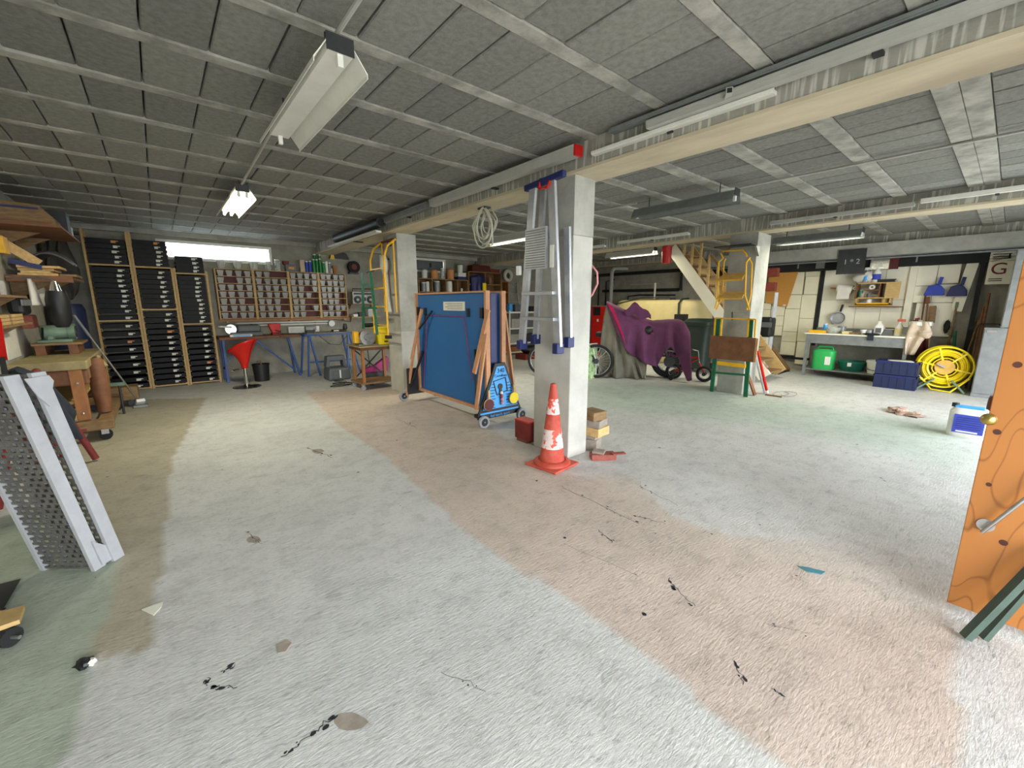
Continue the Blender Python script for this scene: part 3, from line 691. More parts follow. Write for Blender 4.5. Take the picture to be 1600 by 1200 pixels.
# ================================================================== BACK WALL: tray shelves, bin rack, benches
YS = 9.3
def bay(x0, x1, ztop, zlist, label, postz):
    t = T('tray_shelving', label, 'shelving', ((x0+x1)/2, YS+.22, 0))
    for xx, pz in ((x0, postz[0]), (x1-.03, postz[1])):
        MB().box(xx, xx+.03, YS, YS+.035, 0, pz).build('front_post', 'pale_wood', t)
        MB().box(xx, xx+.03, YS+.405, YS+.44, 0, pz).build('rear_post', 'pale_wood', t)
    r_ = random.Random(int(x0*100)+500)
    hs = []
    for kind, z in zlist:
        if kind == 'shelf': MB().box(x0+.03, x1-.03, YS+.002, YS+.44, z-.012, z+.012).build('shelf_board', 'pale_wood', t)
    tr = [z for k, z in zlist if k == 'tray']
    shelves = sorted(z for k, z in zlist if k == 'shelf')
    for i, z in enumerate(tr):
        hh = .072
        nxt = [zz for zz in shelves if zz < z]; floorz = (max(nxt)+.013) if nxt else .03
        z0 = max(floorz, z-.045); z1 = z0+hh
        up = [zz for zz in tr if zz > z]
        if up: z1 = min(z1, min(up)-.045)
        ab = [zz for zz in shelves if zz > z]
        if ab: z1 = min(z1, min(ab)-.016)
        z1 = max(z1, z0+.03)
        dy = r_.uniform(-.01,.012)
        q = MB().box(x0+.045, x1-.045, YS-.012+dy, YS+.4, z0, z1).box(x0+.032, x1-.032, YS-.02+dy, YS-.005+dy, z1-.008, z1-.001)
        q.box(x0+.06, x1-.06, YS-.016+dy, YS-.01+dy, z0+.006, z0+.010).box(x0+.06, x1-.06, YS-.016+dy, YS-.01+dy, z0+.024, z0+.027)
        d = q.build('tray', 'tray_black', t)
        for sx in (x0+.03, x1-.05): MB().box(sx, sx+.02, YS+.003, YS+.38, z0-.012, z0-.003).build('runner', 'pale_wood', d)
        lx = x1-.17+r_.uniform(-.02,.02)+(0 if i else -.02); lw = r_.uniform(.045,.06)
        lm = 'paper_orange' if (i in (0, 17) and x0 < 0 or i == 21 and x0 > .2) else 'paper'
        lb = MB().box(lx-lw/2, lx+lw/2, YS-.0205+dy, YS-.0165+dy, z0+.012, z0+.05).box(lx+lw/2, lx+lw/2+.03, YS-.0205+dy, YS-.0165+dy, z0+.036, z0+.048).build('paper_label', lm, d)
    return t
def rows(a, b_, nn): return [('tray', a+(b_-a)*i/(nn-1)) for i in range(nn)]
bay(-.76, -.225, 2.5, [('shelf', 2.03)]+rows(2.40,2.09,5)+[('shelf', 1.155)]+rows(1.96,1.24,10)[:-1]+[('tray', 1.205)]+rows(1.08,.06,9)+[('shelf',.02)], 'left bay of the black tray shelving, wooden frame', (2.56,2.56))
bay(-.22, .285, 2.5, [('shelf', 2.02)]+rows(2.42,2.07,6)+[('shelf', 1.33)]+rows(1.95,1.40,8)+rows(1.26,.10,13)+[('shelf',.03)], 'middle bay of the black tray shelving, wooden frame', (2.56,2.02))
bay(.29, .76, 2.5, [('shelf', 1.94)]+rows(2.20,1.99,4)+[('shelf', 1.075)]+rows(1.87,1.13,11)+rows(1.0,.09,10)+[('shelf',.03)], 'right bay of the black tray shelving, against the bin rack', (2.02,1.99))
# wooden bin rack on the wall
RY0, RY1 = 9.62, 9.79
rack = T('wooden_bin_rack', 'wooden wall rack of small compartments with dark red back', 'rack', (2.05, 9.7, 1.1))
bxs = [(.9,1.5),(1.52,2.12),(2.14,2.70),(2.72,3.27)]
zt, zb = 2.07, 1.15; nr = 7; rh = (zt-zb)/nr
MB().box(.88, 3.29, RY1-.012, RY1, zb, zt).build('back_panel', 'maroon', rack)
for (a, b_) in bxs:
    MB().box(a-.012, a+.012, RY0, RY1-.012, zb-.02, zt+.01).build('upright', 'pale_wood', rack)
    MB().box(b_-.012, b_+.008, RY0, RY1-.012, zb-.02, zt+.01).build('upright', 'pale_wood', rack)
    for k in range(nr+1): MB().box(a+.012, b_-.012, RY0, RY1-.012, zb+k*rh-.006, zb+k*rh+.006).build('shelf', 'pale_wood', rack)
MB().box(.86, 3.3, RY0-.015, RY0+.01, zb-.06, zb-.02).build('bottom_rail', 'orange_wood', rack)
for xx in (1.0, 2.1, 3.2): MB().box(xx-.02, xx+.02, RY0, YB, zb-.08, zb-.06).build('wall_bracket', 'pale_wood', rack)
ordn = ['first','second','third','fourth']; rown = ['top','second','third','fourth','fifth','sixth','bottom']; bayn = ['left','second','third','right']
missing = {(0,5,1),(1,6,2),(1,6,3),(0,2,3),(2,4,2),(2,3,3),(1,1,3),(2,2,2),(2,2,3),(2,1,2),(3,3,3),(3,2,3),(3,1,0),(3,0,3),(2,0,2),(2,0,3),(1,2,3)}
proto = None; rq = random.Random(3)
cm = mat('bin_contents', (120,112,104), .8, var=.4, scale=60)
for bi, (a, b_) in enumerate(bxs):
    cw = (b_-a-.024)/4
    for k in range(nr):
        for j in range(4):
            if (bi, k, j) in missing: continue
            lab = '%s clear bin from left, %s row, %s bay of the wooden wall rack' % (ordn[j], rown[nr-1-k], bayn[bi])
            loc = (a+.012+cw*(j+.5)+rq.uniform(-.012,.012), RY0+.06+rq.uniform(-.004,.012), zb+k*rh+.0065)
            if proto is None:
                proto = T('plastic_bin', lab, 'bin', loc, group='clear bins in the wall rack')
                MB().add([(-.036,-.05,0),(.036,-.05,0),(.036,.05,0),(-.036,.05,0),(-.054,-.06,.098),(.054,-.06,.098),(.054,.055,.098),(-.054,.055,.098)], [(0,3,2,1),(0,1,5,4),(1,2,6,5),(2,3,7,6),(3,0,4,7)]).box(-.05,.05,-.064,-.058,.09,.102).build('tub', 'clear_plastic', proto, local=True)
                MB().add([(-.033,-.046,.003),(.033,-.046,.003),(.033,.046,.003),(-.033,.046,.003),(-.04,-.052,.07),(.04,-.052,.055),(.04,.048,.065),(-.04,.048,.075)], [(0,3,2,1),(4,5,6,7),(0,1,5,4),(1,2,6,5),(2,3,7,6),(3,0,4,7)]).build('contents', 'bin_contents', proto, local=True)
            else:
                dup(proto, None, loc, label=lab)
# things on top of the rack
def vessel(c, r, h, m_, nm, lab, cat, lidm=None, grp=None, n=16, taper=1.0):
    t = T(nm, lab, cat, c, group=grp)
    MB().lathe([(r*taper,0),(r,h*.9),(r*.96,h)], n=n).build('body', m_, t, smooth=True, local=True)
    if lidm: MB().lathe([(r*.9,h),(r*.9,h+.02),(r*.5,h+.024),(0,h+.024)], n=n).build('lid', lidm, t, smooth=True, local=True)
    return t
tz = 2.082
for x, lab in ((1.02,'leftmost'),(1.28,'second'),(1.55,'third')): vessel((x,9.68,tz), .075, .13, 'clear_plastic', 'clear_tub', lab+' of the three clear tubs on top of the bin rack under the window', 'tub', taper=.75)
for x, h, lab in ((1.80,.15,'smaller clear jar on the bin rack between tubs and grey box'),(1.97,.2,'taller clear jar on the bin rack next to the grey box')): vessel((x,9.69,tz), .06, h, 'glass_jar', 'glass_jar', lab, 'jar', 'white_plastic')
def carton(c, s, m_, nm, lab, cat='box', lid=None, rz=0, labelm=None, grp=None):
    t = T(nm, lab, cat, c, rz, grp)
    MB().box(-s[0]/2,s[0]/2,-s[1]/2,s[1]/2,0,s[2]).build('case', m_, t, bevel=.004, local=True)
    MB().box(-s[0]/2-.003,s[0]/2+.003,-s[1]/2-.003,s[1]/2+.003,s[2]*.86,s[2]*.86+.012).build('rim', lid or m_, t, local=True)
    if labelm: MB().box(-s[0]*.25,s[0]*.25,-s[1]/2-.004,-s[1]/2-.001,s[2]*.3,s[2]*.65).build('label', labelm, t, local=True)
    return t
carton((2.2,9.68,tz),(.2,.15,.13),'grey_plastic','grey_case','grey case with an orange label on top of the bin rack', labelm='paper_orange')
carton((2.12,9.69,tz+.135),(.1,.12,.06),'dull_red','red_tin','small red tin lying on the grey case')
carton((2.42,9.68,tz),(.09,.1,.24),'beige_cloth','white_carton','tall whitish carton standing left of the blue cans')
for x, m_, h, lab in ((2.51,'blue_plastic',.2,'left blue can on the bin rack'),(2.575,'blue_plastic',.21,'right blue can on the bin rack'),(2.65,'green_can',.25,'first green can right of the blue cans'),(2.715,'green_can',.25,'second green can right of the blue cans'),(2.78,'green_can',.27,'third green can right of the blue cans'),(2.85,'green_can',.2,'fourth green can right of the blue cans'),(2.91,'white_metal',.22,'pale spray can right of the green cans'),(2.97,'grey_metal',.2,'grey spray can near the wooden pot')):
    vessel((x,9.67,tz), .029, h, m_, 'spray_can', lab, 'can', 'white_plastic')
for x, lab in ((2.70,'green can stacked on the left green cans'),(2.80,'green can stacked on the right green cans')): vessel((x,9.74,tz+.0), .03, .36, 'green_can', 'tall_green_can', lab.replace('stacked on','behind'), 'can', 'white_plastic')
vessel((3.08,9.68,tz), .05, .16, 'orange_wood', 'wooden_pot', 'small wooden pot at the right end of the bin rack', 'pot', taper=.8)
carton((3.015,9.72,tz),(.03,.06,.1),'paper','paper_box','small paper box between spray cans and the wooden pot')
# hung grinder shield + reel on the wall
t = T('dark_shield', 'black guard with a yellow tip hanging above the bin rack end', 'tool', (3.2,9.72,2.4)); MB().prism([(-.2,0),(.22,.0),(.16,.12),(.02,.17),(-.16,.12)], (3.2,9.7,2.4), (1,0,0),(0,0,1),(0,.06,0)).build('guard','black_plastic',t)
MB().prism([(-.2,-.02),(-.1,-.02),(-.14,.2)], (3.2,9.68,2.4), (1,0,0),(0,0,1),(0,.02,0)).build('tip','yellow_paint',t); MB().box(3.19,3.21,9.76,9.8,2.43,2.45).build('nail','dark_metal',t)
t = T('cable_reel', 'black and red cable reel hanging on the wall above the boombox', 'reel', (3.5,9.72,2.2)); 
MB().lathe([(.06,-.05),(.13,-.05),(.13,.05),(.06,.05),(.06,-.05)], (3.5,9.7,2.24), 20, RX(PI/2), cap=False).build('drum','black_rubber',t,smooth=True)
MB().lathe([(0,-.055),(.065,-.055),(.065,.05),(0,.05)], (3.5,9.7,2.24), 16, RX(PI/2)).build('hub','dull_red',t,smooth=True); MB().box(3.4,3.6,9.68,9.8,2.09,2.13).build('bracket','dark_metal',t)
# boombox on its shelf
def wshelf(x0, x1, y0, z, m_, lab, th=.02, legs=True, yb=YB):
    t = T('wall_shelf', lab, 'shelf', ((x0+x1)/2,(y0+yb)/2,z-th))
    MB().box(x0,x1,y0,yb,z-th,z).build('board', m_, t)
    for xx in (x0+.06, x1-.08): MB().prism([(0,0),(0,-.12),(-.12,0)], (xx,yb,z-th), (0,1,0),(0,0,1),(.02,0,0)).build('bracket','pale_wood',t)
    return t
wshelf(3.32,3.95,9.5,1.42,'old_wood','small shelf carrying the boombox'); wshelf(3.32,3.98,9.5,1.14,'pale_wood','small lower shelf under the boombox')
t = T('boombox', 'silver boombox with two round speakers on the wall shelf', 'radio', (3.62,9.6,1.42))
MB().box(3.37,3.88,9.53,9.65,1.421,1.70).build('case','silver_paint',t,bevel=.01); 
for x in (3.48,3.77):
    o = MB().lathe([(0,0),(.085,0),(.085,.012),(.07,.012),(.05,.004),(0,.004)], (x,9.53,1.52), 24, RX(PI/2)).build('speaker','dark_metal',t,smooth=True)
    MB().lathe([(0,.012),(.03,.012),(.03,.016),(0,.016)], (x,9.53,1.52), 16, RX(PI/2)).build('cone_cap','grey_metal',o)
MB().box(3.58,3.67,9.522,9.53,1.49,1.57).build('cassette_door','black_plastic',t); MB().box(3.40,3.85,9.524,9.53,1.63,1.67).build('dial','black_plastic',t)
for k in range(5): MB().box(3.575+k*.022,3.59+k*.022,9.52,9.53,1.595,1.61).build('button','white_plastic',t)
MB().tube([(3.40,9.59,1.70),(3.40,9.59,1.76),(3.85,9.59,1.76),(3.85,9.59,1.70)],.009,8).build('handle','black_plastic',t)
carton((3.42,9.6,1.141),(.1,.1,.05),'white_plastic','white_tin','small white tin on the lower shelf under the boombox')
carton((3.58,9.6,1.141),(.16,.12,.1),'black_plastic','black_case','black tool case on the lower shelf under the boombox')
carton((3.8,9.6,1.141),(.2,.16,.17),'clear_plastic','clear_box','clear storage box on the lower shelf under the boombox')
# long spare tubes + white disc
for z, y, lab in ((1.05,9.72,'upper'),(1.0,9.74,'lower')):
    t = T('spare_tube', lab+' of the two long spare fluorescent tubes below the bin rack','tube',(1.8,y,z)); MB().tube([(1.15,y,z),(2.85,y,z)],.016,10).build('glass_tube','white_plastic',t,smooth=True)
    for xx in (1.14,2.85): MB().tube([(xx-.012,y,z),(xx+.014,y,z)],.017,10).build('end_cap','steel',t,smooth=True)
    for xx in (1.4,2.6): MB().box(xx-.01,xx+.01,y,YB,z-.03,z-.016).build('hook','dark_metal',t)
t = T('white_disc_plug', 'round white disc hanging under the right end of the bin rack','disc',(2.93,9.72,.98)); MB().lathe([(0,-.01),(.06,-.01),(.065,.01),(0,.012)],(2.93,9.7,1.0),20,RX(PI/2)).build('disc','white_plastic',t,smooth=True); MB().tube([(2.93,9.72,1.05),(2.96,9.76,1.09),(3.4,9.79,1.02)],.005,6).build('cord','black_plastic',t)
# brown bench with blue legs
t = T('brown_workbench', 'long brown wooden workbench with blue steel legs under the bin rack','workbench',(1.42,9.35,0))
MB().box(.78,2.12,9.05,9.62,.78,.83).build('worktop','brown_wood',t,bevel=.004)
def leg2(p, q_, w=.05, m_='blue_paint', nm='leg'): MB().bar(p,q_,w,w*.7).build(nm,m_,t)
leg2((.84,9.1,.0),(.84,9.1,.78)); leg2((.84,9.55,0),(.84,9.55,.78)); leg2((2.06,9.12,.0),(1.9,9.12,.78)); leg2((2.06,9.55,0),(2.0,9.55,.78))
leg2((1.32,9.1,.78),(1.98,9.12,.12),.04,nm='brace'); leg2((.84,9.1,.35),(1.2,9.1,.78),.03,nm='brace'); leg2((.84,9.55,.2),(.84,9.1,.3),.03,nm='brace')
# blue folding workbench
t = T('blue_folding_bench', 'blue steel folding workbench right of the brown bench','workbench',(2.62,9.0,0))
MB().box(2.14,3.12,8.85,9.3,.80,.84).build('top_frame','blue_paint',t,bevel=.004); MB().box(2.2,3.06,8.9,9.25,.84,.855).build('top_board','bench_wood',t)
for a,b_ in (((2.22,8.86,.8),(2.14,8.8,0)),((2.24,8.86,.8),(2.36,8.8,0)),((2.22,9.28,.8),(2.14,9.36,0)),((2.98,8.86,.8),(2.9,8.8,0)),((3.0,8.86,.8),(3.16,8.8,0)),((3.0,9.28,.8),(3.14,9.36,0))): MB().bar(a,b_,.045,.03).build('leg','blue_paint',t)
MB().bar((2.2,8.83,.28),(3.0,8.83,.28),.035,.03).build('stretcher','blue_paint',t)
# tools on benches
t = T('grey_bench_saw', 'grey bench machine on the brown workbench behind the red stool','machine',(1.15,9.35,.83))
MB().box(.98,1.5,9.2,9.5,.831,.9).build('base','grey_plastic',t,bevel=.01); MB().box(1.1,1.48,9.22,9.48,.9,1.03).build('motor_housing','grey_plastic',t,bevel=.03)
MB().lathe([(0,0),(.09,0),(.09,.02),(0,.02)],(1.0,9.3,.96),20,RX(PI/2)).build('disc','steel',t,smooth=True); MB().bar((.82,9.2,1.02),(1.0,9.3,1.0),.08,.03).build('arm','white_plastic',t,bevel=.008)
t = T('white_blue_pack', 'white and blue packet lying on the brown bench near the stool','packet',(1.1,9.14,.83)); MB().box(.95,1.3,9.06,9.19,.831,.87).build('packet','white_plastic',t,bevel=.004); MB().box(1.0,1.27,9.056,9.06,.84,.862).build('blue_print','sky_blue',t)
t = T('red_vice', 'red cast iron bench vice on the brown workbench','vice',(1.72,9.2,.83)); MB().box(1.64,1.78,9.1,9.3,.831,.87).build('base','dull_red',t,bevel=.005)
MB().prism([(0,0),(.12,0),(.16,.17),(.08,.19),(-.06,.17)],(1.65,9.14,.87),(1,0,0),(0,0,1),(0,.1,0)).build('jaw_body','red_paint',t,bevel=.01); MB().tube([(1.7,9.14,.92),(1.78,8.98,.9)],.012,8).build('screw','steel',t); MB().tube([(1.74,8.98,.8),(1.76,8.98,.93)],.007,6).build('handle','dull_red',t)
t = T('white_heater', 'long white slotted appliance standing against the wall behind the vices','appliance',(2.3,9.6,.83)); MB().box(2.02,2.62,9.55,9.61,.831,.96).build('case','white_plastic',t,bevel=.006)
for k in range(3): MB().box(2.05,2.45+.05*k,9.545,9.55,.86+k*.03,.866+k*.03).build('slot','dark_metal',t)
t = T('grey_vice', 'dark grey bench vice on the left end of the blue bench','vice',(2.28,8.95,.855)); MB().box(2.2,2.36,8.88,9.05,.856,.91).build('base','dark_metal',t,bevel=.006); MB().box(2.18,2.38,8.86,8.98,.91,.99).build('jaws','grey_metal',t,bevel=.012); MB().tube([(2.34,8.84,.78),(2.34,8.84,.95)],.008,6).build('handle','chrome',t); MB().tube([(2.34,8.84,.93),(2.32,8.9,.93)],.014,8).build('screw','steel',t)
t = T('black_tool_cluster', 'black corded power tool on the right of the blue bench','power tool',(2.9,9.05,.855)); MB().box(2.72,3.0,8.98,9.1,.856,.9).build('body','black_plastic',t,bevel=.015); MB().lathe([(.04,0),(.05,.03),(.03,.12)],(2.98,9.0,.9),12).build('motor','dark_metal',t,smooth=True); MB().box(2.74,2.84,8.97,8.98,.87,.89).build('label','white_plastic',t)
MB().tube([(2.45,9.0,.79),(2.6,8.84,.62),(2.8,8.84,.6),(2.98,8.9,.78)],.006,6).build('cord','black_plastic',t)
# red stool
t = T('red_bar_stool', 'red moulded bar stool on a round chrome foot before the brown bench','stool',(1.04,8.42,0))
MB().lathe([(.22,0),(.21,.012),(.06,.03),(.03,.05)],n=32).build('foot','chrome',t,smooth=True,local=True); MB().lathe([(.028,.04),(.028,.38)],n=16).build('post','chrome',t,smooth=True,local=True)
MB().tube([(-.16+.02*math.cos(a),-.02+.08*math.sin(a),.3) for a in [i*PI/6 for i in range(12)]],.009,6,closed=True).tube([(0,0,.32),(-.1,0,.3)],.009,6).build('footrest','chrome',t,local=True)
def seat(u, v):
    a = 2*PI*v; 
    # u: 0 bottom of shell (neck) .. 1 rim
    rim = .23*(.9+.1*math.cos(2*a)); r = .045+(rim-.045)*(u**2.2 if u < 1 else 1)
    zz = .33+.36*(min(1,u*1.4)); tilt = (math.cos(a)*.5+.5)*max(0,u-.45)*.42
    zz = .33+.30*u+tilt*.9
    return (r*math.cos(a)*1.05, r*math.sin(a), zz)
MB().grid(seat, 14, 28).build('seat_shell','red_plastic',t,smooth=True,solid=.012,local=True)
def dish(u, v):
    a = 2*PI*v; rim=.225*(.9+.1*math.cos(2*a)); r=rim*u; tilt=(math.cos(a)*.5+.5)*u*.30
    return (r*math.cos(a)*1.03, r*math.sin(a), .57+.03*u+tilt*.75)
MB().grid(dish, 8, 28).build('seat','red_plastic',t,smooth=True,solid=.006,local=True)
t.rotation_euler = (0,0,-.75)
# bin, kick stool, cable
t = T('black_waste_bin','black plastic waste bin under the brown workbench','bin',(1.36,8.95,0)); MB().lathe([(.12,0),(.14,.3),(.15,.3),(.15,.32),(.135,.32),(.115,.02),(0,.02)],n=28).build('tub','black_plastic',t,smooth=True,local=True); MB().tube([(.04,.02,.1),(0,.0,.38),(-.05,.03,.36)],.012,6).build('stick','old_wood',t,local=True)
t = T('grey_kick_stool','grey step stool with an arched opening, below the blue bench','step stool',(2.5,8.2,0))
MB().prism([(-.21,0),(.21,0),(.19,.24),(-.19,.24)],(-0,-.19,0),(1,0,0),(0,0,1),(0,.38,0)).build('lower_step','grey_plastic',t,local=True,bevel=.04)
q = MB(); q.prism([(-.19,.24),(-.125,.24),(-.12,.36),(.12,.36),(.125,.24),(.19,.24),(.16,.45),(-.16,.45)],(0,-.02,0),(1,0,0),(0,0,1),(0,.19,0)); q.build('upper_step','grey_plastic',t,local=True,bevel=.012)
MB().box(-.012,.012,-.2,-.19,.05,.2).build('white_stripe','white_plastic',t,local=True)
pts=[(3.05,7.2,.3),(2.9,7.25,.02)]
t = T('floor_cable','thin dark cable coiled on the floor before the wheeled table','cable',(2.5,7.3,0))
cp=[Vector((2.86,7.55,.75)),Vector((2.88,7.5,.3)),Vector((2.7,7.45,.05))]+[Vector((2.35+.26*math.cos(a)*(1-.03*i),7.35+.12*math.sin(a)+.012*i,.008+.002*i)) for i,a in enumerate([k*PI/5 for k in range(26)])]+[Vector((2.75,7.15,.01))]
MB().tube(cp,.007,6).build('cable_body','black_rubber',t,smooth=True); MB().box(2.73,2.8,7.13,7.17,0,.03).build('plug','black_plastic',t)
# wheeled table with saw and bucket
t = T('wheeled_work_table','small wheeled table with wooden legs beside the white pillar','table',(2.78,6.98,0))
MB().box(2.42,3.12,6.72,7.3,.72,.745).build('tabletop','bench_wood',t); MB().box(2.45,3.09,6.75,7.27,.67,.72).build('apron','brown_wood',t)
for xx,yy in ((2.5,6.8),(3.04,6.8),(2.5,7.22),(3.04,7.22)): MB().box(xx-.022,xx+.022,yy-.022,yy+.022,.1,.67).build('leg','orange_wood',t)
MB().box(2.44,3.1,6.76,7.26,.1,.13).build('lower_shelf','old_wood',t)
MB().bar((2.5,7.22,.15),(3.04,7.22,.66),.02).bar((3.04,7.22,.15),(2.5,7.22,.66),.02).build('cross_brace','dark_metal',t)
for xx,yy in ((2.48,6.8),(3.04,6.8),(2.48,7.22),(3.04,7.22)):
    o=MB().lathe([(0,-.012),(.04,-.012),(.04,.012),(0,.012)],(xx,yy,.04),14,RX(PI/2)).build('castor','rubber_grey',t,smooth=True); MB().box(xx-.02,xx+.02,yy-.018,yy+.018,.06,.1).build('fork','chrome',o)
t = T('circular_saw','yellow and grey circular saw lying on the wheeled table','power tool',(2.62,6.95,.745))
MB().lathe([(0,0),(.13,0),(.13,.03),(0,.03)],(2.62,6.85,.88),28,RX(PI/2)).build('blade_guard','steel',t,smooth=True); MB().lathe([(0,0),(.06,0),(.06,.04),(0,.04)],(2.62,6.81,.88),18,RX(PI/2)).build('hub','grey_metal',t,smooth=True)
MB().box(2.47,2.8,6.84,7.06,.746,.765).build('base_plate','grey_metal',t); MB().box(2.42,2.5,6.88,7.0,.78,.98).build('handle','yellow_paint',t,bevel=.02); MB().tube([(2.62,6.9,.9),(2.62,7.1,.9)],.055,14).build('motor','black_plastic',t,smooth=True)
t = T('yellow_bucket','yellow plastic bucket standing on the wheeled table','bucket',(2.92,6.93,.746)); 
def rrect(w,d,z,n=24): 
    return [(w*(abs(math.cos(a))**.5)*(1 if math.cos(a)>=0 else -1), d*(abs(math.sin(a))**.5)*(1 if math.sin(a)>=0 else -1), z) for a in [2*PI*i/n for i in range(n)]]
def loft(rings, q=None):
    q = q or MB(); n_=len(rings[0]); k=len(q.v); q.v += [p for r in rings for p in r]
    for i in range(len(rings)-1):
        for j in range(n_): q.f.append((k+i*n_+j,k+i*n_+(j+1)%n_,k+(i+1)*n_+(j+1)%n_,k+(i+1)*n_+j))
    q.f.append(tuple(k+j for j in reversed(range(n_)))); q.f.append(tuple(k+(len(rings)-1)*n_+j for j in range(n_))); return q
loft([rrect(.12,.1,0),rrect(.155,.13,.27),rrect(.17,.145,.275),rrect(.17,.145,.29),rrect(.15,.125,.29),rrect(.12,.1,.03)]).build('tub','yellow_plastic',t,smooth=True,local=True); MB().box(-.03,.03,-.14,-.12,.04,.06).build('spout','black_plastic',t,local=True)
t = T('magenta_case','magenta plastic case under the wheeled table','case',(3.02,7.5,0)); MB().prism([(-.3,.18),(.2,.18),(.24,.42),(.2,.46),(-.05,.3),(-.3,.24)],(3.0,7.45,0),(1,0,0),(0,0,1),(0,.1,0)).build('case_body','magenta',t,bevel=.01); MB().box(2.75,3.15,7.44,7.56,0,.18).build('foot','dark_metal',t)
t = T('black_drill','black drill standing behind the circular saw','power tool',(2.85,7.18,.746)); MB().tube([(2.72,7.18,1.06),(2.95,7.18,1.06)],.035,12).build('barrel','black_plastic',t,smooth=True); MB().bar((2.9,7.18,.75),(2.88,7.18,1.05),.05,.05).build('grip','black_plastic',t)
# yellow sack truck + green trestle hung on pillar 2
t = T('yellow_sack_truck','yellow tubular sack truck hanging on the rear white pillar','sack truck',(2.6,6.3,.9))
for yy,s_ in ((6.62,1),(6.10,-1)):
    MB().tube([(2.86,yy,2.38),(2.72,yy,2.27),(2.66,yy,2.1),(2.66,yy,1.9),(2.66,yy,.95)],.016,8).build('side_tube','yellow_paint',t,smooth=True)
    MB().tube([(2.84,yy-.05*s_,2.36),(2.84,yy-.05*s_,1.3)],.014,8).build('rear_tube','yellow_paint',t,smooth=True)
for z in (1.95,1.66,1.38,1.1,.97): MB().bar((2.66,6.10,z),(2.66,6.62,z),.03,.016).build('rung','yellow_paint',t)
MB().tube([(2.86,6.1,2.38),(2.86,6.62,2.38)],.018,8).build('handle','dull_red',t,smooth=True); MB().box(2.62,2.7,6.06,6.14,.9,.95).build('foot','black_plastic',t); MB().box(2.84,2.878,6.3,6.36,2.3,2.36).build('hook','dark_metal',t)
t = T('green_trestle','green metal trestle hanging in front of the yellow sack truck','trestle',(2.55,6.35,1.0))
for (a,b_) in (((2.56,6.72,1.9),(2.54,6.78,1.02)),((2.56,6.40,1.9),(2.52,6.18,.96))): MB().bar(a,b_,.035,.03).build('leg','green_paint',t)
MB().bar((2.56,6.73,1.72),(2.56,6.34,1.72),.03).build('crossbar','green_paint',t); MB().bar((2.56,6.73,1.36),(2.56,6.3,1.36),.06,.03).build('plate','green_paint',t); MB().bar((2.56,6.56,1.9),(2.66,6.5,1.93),.02).build('hook','dark_metal',t)
t = T('white_fan_guard','white cage and cloth hanging behind the sack truck','appliance',(2.8,6.4,1.6)); MB().ball((2.8,6.42,2.02),(.05,.1,.16),12,8).build('shade','white_cloth',t,smooth=True); MB().tube([(2.82,6.44,2.0),(2.82,6.4,1.5),(2.82,6.35,1.3)],.03,8).build('tail','white_cloth',t,smooth=True); MB().box(2.82,2.878,6.4,6.42,2.1,2.12).build('hook','dark_metal',t)
# ================================================================== MIDDLE BACK
def shelfunit(x0, x1, y0, y1, zs, divs, m_, lab, top=None, z0=0, nm='wooden_shelf_unit', back=None):
    t = T(nm, lab, 'shelving', ((x0+x1)/2,(y0+y1)/2,z0)); zt = max(zs)
    for d in [x0]+divs+[x1]: MB().box(d-.012,d+.012,y0,y1,z0,zt).build('upright',m_,t)
    for z in zs: MB().box(x0,x1,y0-.004,y1,z-.012,z+.012).build('shelf',m_,t)
    if back: MB().box(x0,x1,y1-.01,y1,z0,zt).build('back_panel',back,t)
    return t
shelfunit(4.98,6.42,9.45,9.78,[.02,.6,1.15,1.72,2.04],[5.35,5.75,6.1],'old_wood','low wooden shelf unit behind the table tennis table, tins on top',back='brown_wood')
shelfunit(6.46,7.55,9.45,9.78,[.02,.6,1.2,1.95,2.27],[7.0],'old_wood','taller wooden shelf unit with the red toolbox on top',back='brown_wood')
shelfunit(7.62,7.86,9.5,9.78,[.02,.8,1.4,1.75,2.05],[],'orange_wood','narrow wooden shelf unit left of the hanging grey ladder',back='brown_wood')
for x,r,h,m_,lab,lm in ((5.22,.07,.2,'white_metal','leftmost white paint tin on the low wooden shelf unit','grey_metal'),(5.5,.09,.2,'paper_orange','orange paint tin second on the low wooden shelf unit','orange_wood'),(5.75,.06,.25,'glass_jar','pale glass jar between the orange tins','white_plastic'),(5.98,.09,.24,'paper_orange','orange tin right of the pale glass jar','orange_wood')):
    vessel((x,9.6,2.053),r,h,m_,'paint_tin',lab,'tin',lm)
t=T('blue_white_box','white and blue carton on the right end of the low shelf unit','box',(6.28,9.6,2.053)); MB().box(-.13,.13,-.1,.1,0,.08).build('lower_half','navy',t,local=True); MB().box(-.12,.12,-.1,.1,.08,.18).build('upper_half','white_plastic',t,local=True)
vessel((6.28,9.6,2.235),.07,.2,'white_plastic','white_pot','white pot standing on the blue and white carton','pot','grey_plastic')
for x,r,h,m_,lab in ((5.17,.07,.2,'grey_metal','grey tin in the first compartment of the low shelf unit'),(5.28,.05,.22,'white_metal','white tin in the first compartment of the low shelf unit'),(5.55,.085,.24,'grey_metal','grey metal churn in the second compartment of the low shelf unit'),(5.92,.08,.25,'white_plastic','white tub in the third compartment of the low shelf unit'),(6.3,.035,.08,'white_plastic','small white cup in the last compartment of the low shelf unit'),(6.72,.06,.16,'pale_wood','small pale pot in the taller shelf unit'),(7.25,.05,.2,'old_wood','brown jar in the taller shelf unit')):
    vessel((x,9.58,1.733 if x<6.5 else 1.963),r,h,m_,'shelf_tin',lab,'tin','white_plastic' if x<6.5 else None)
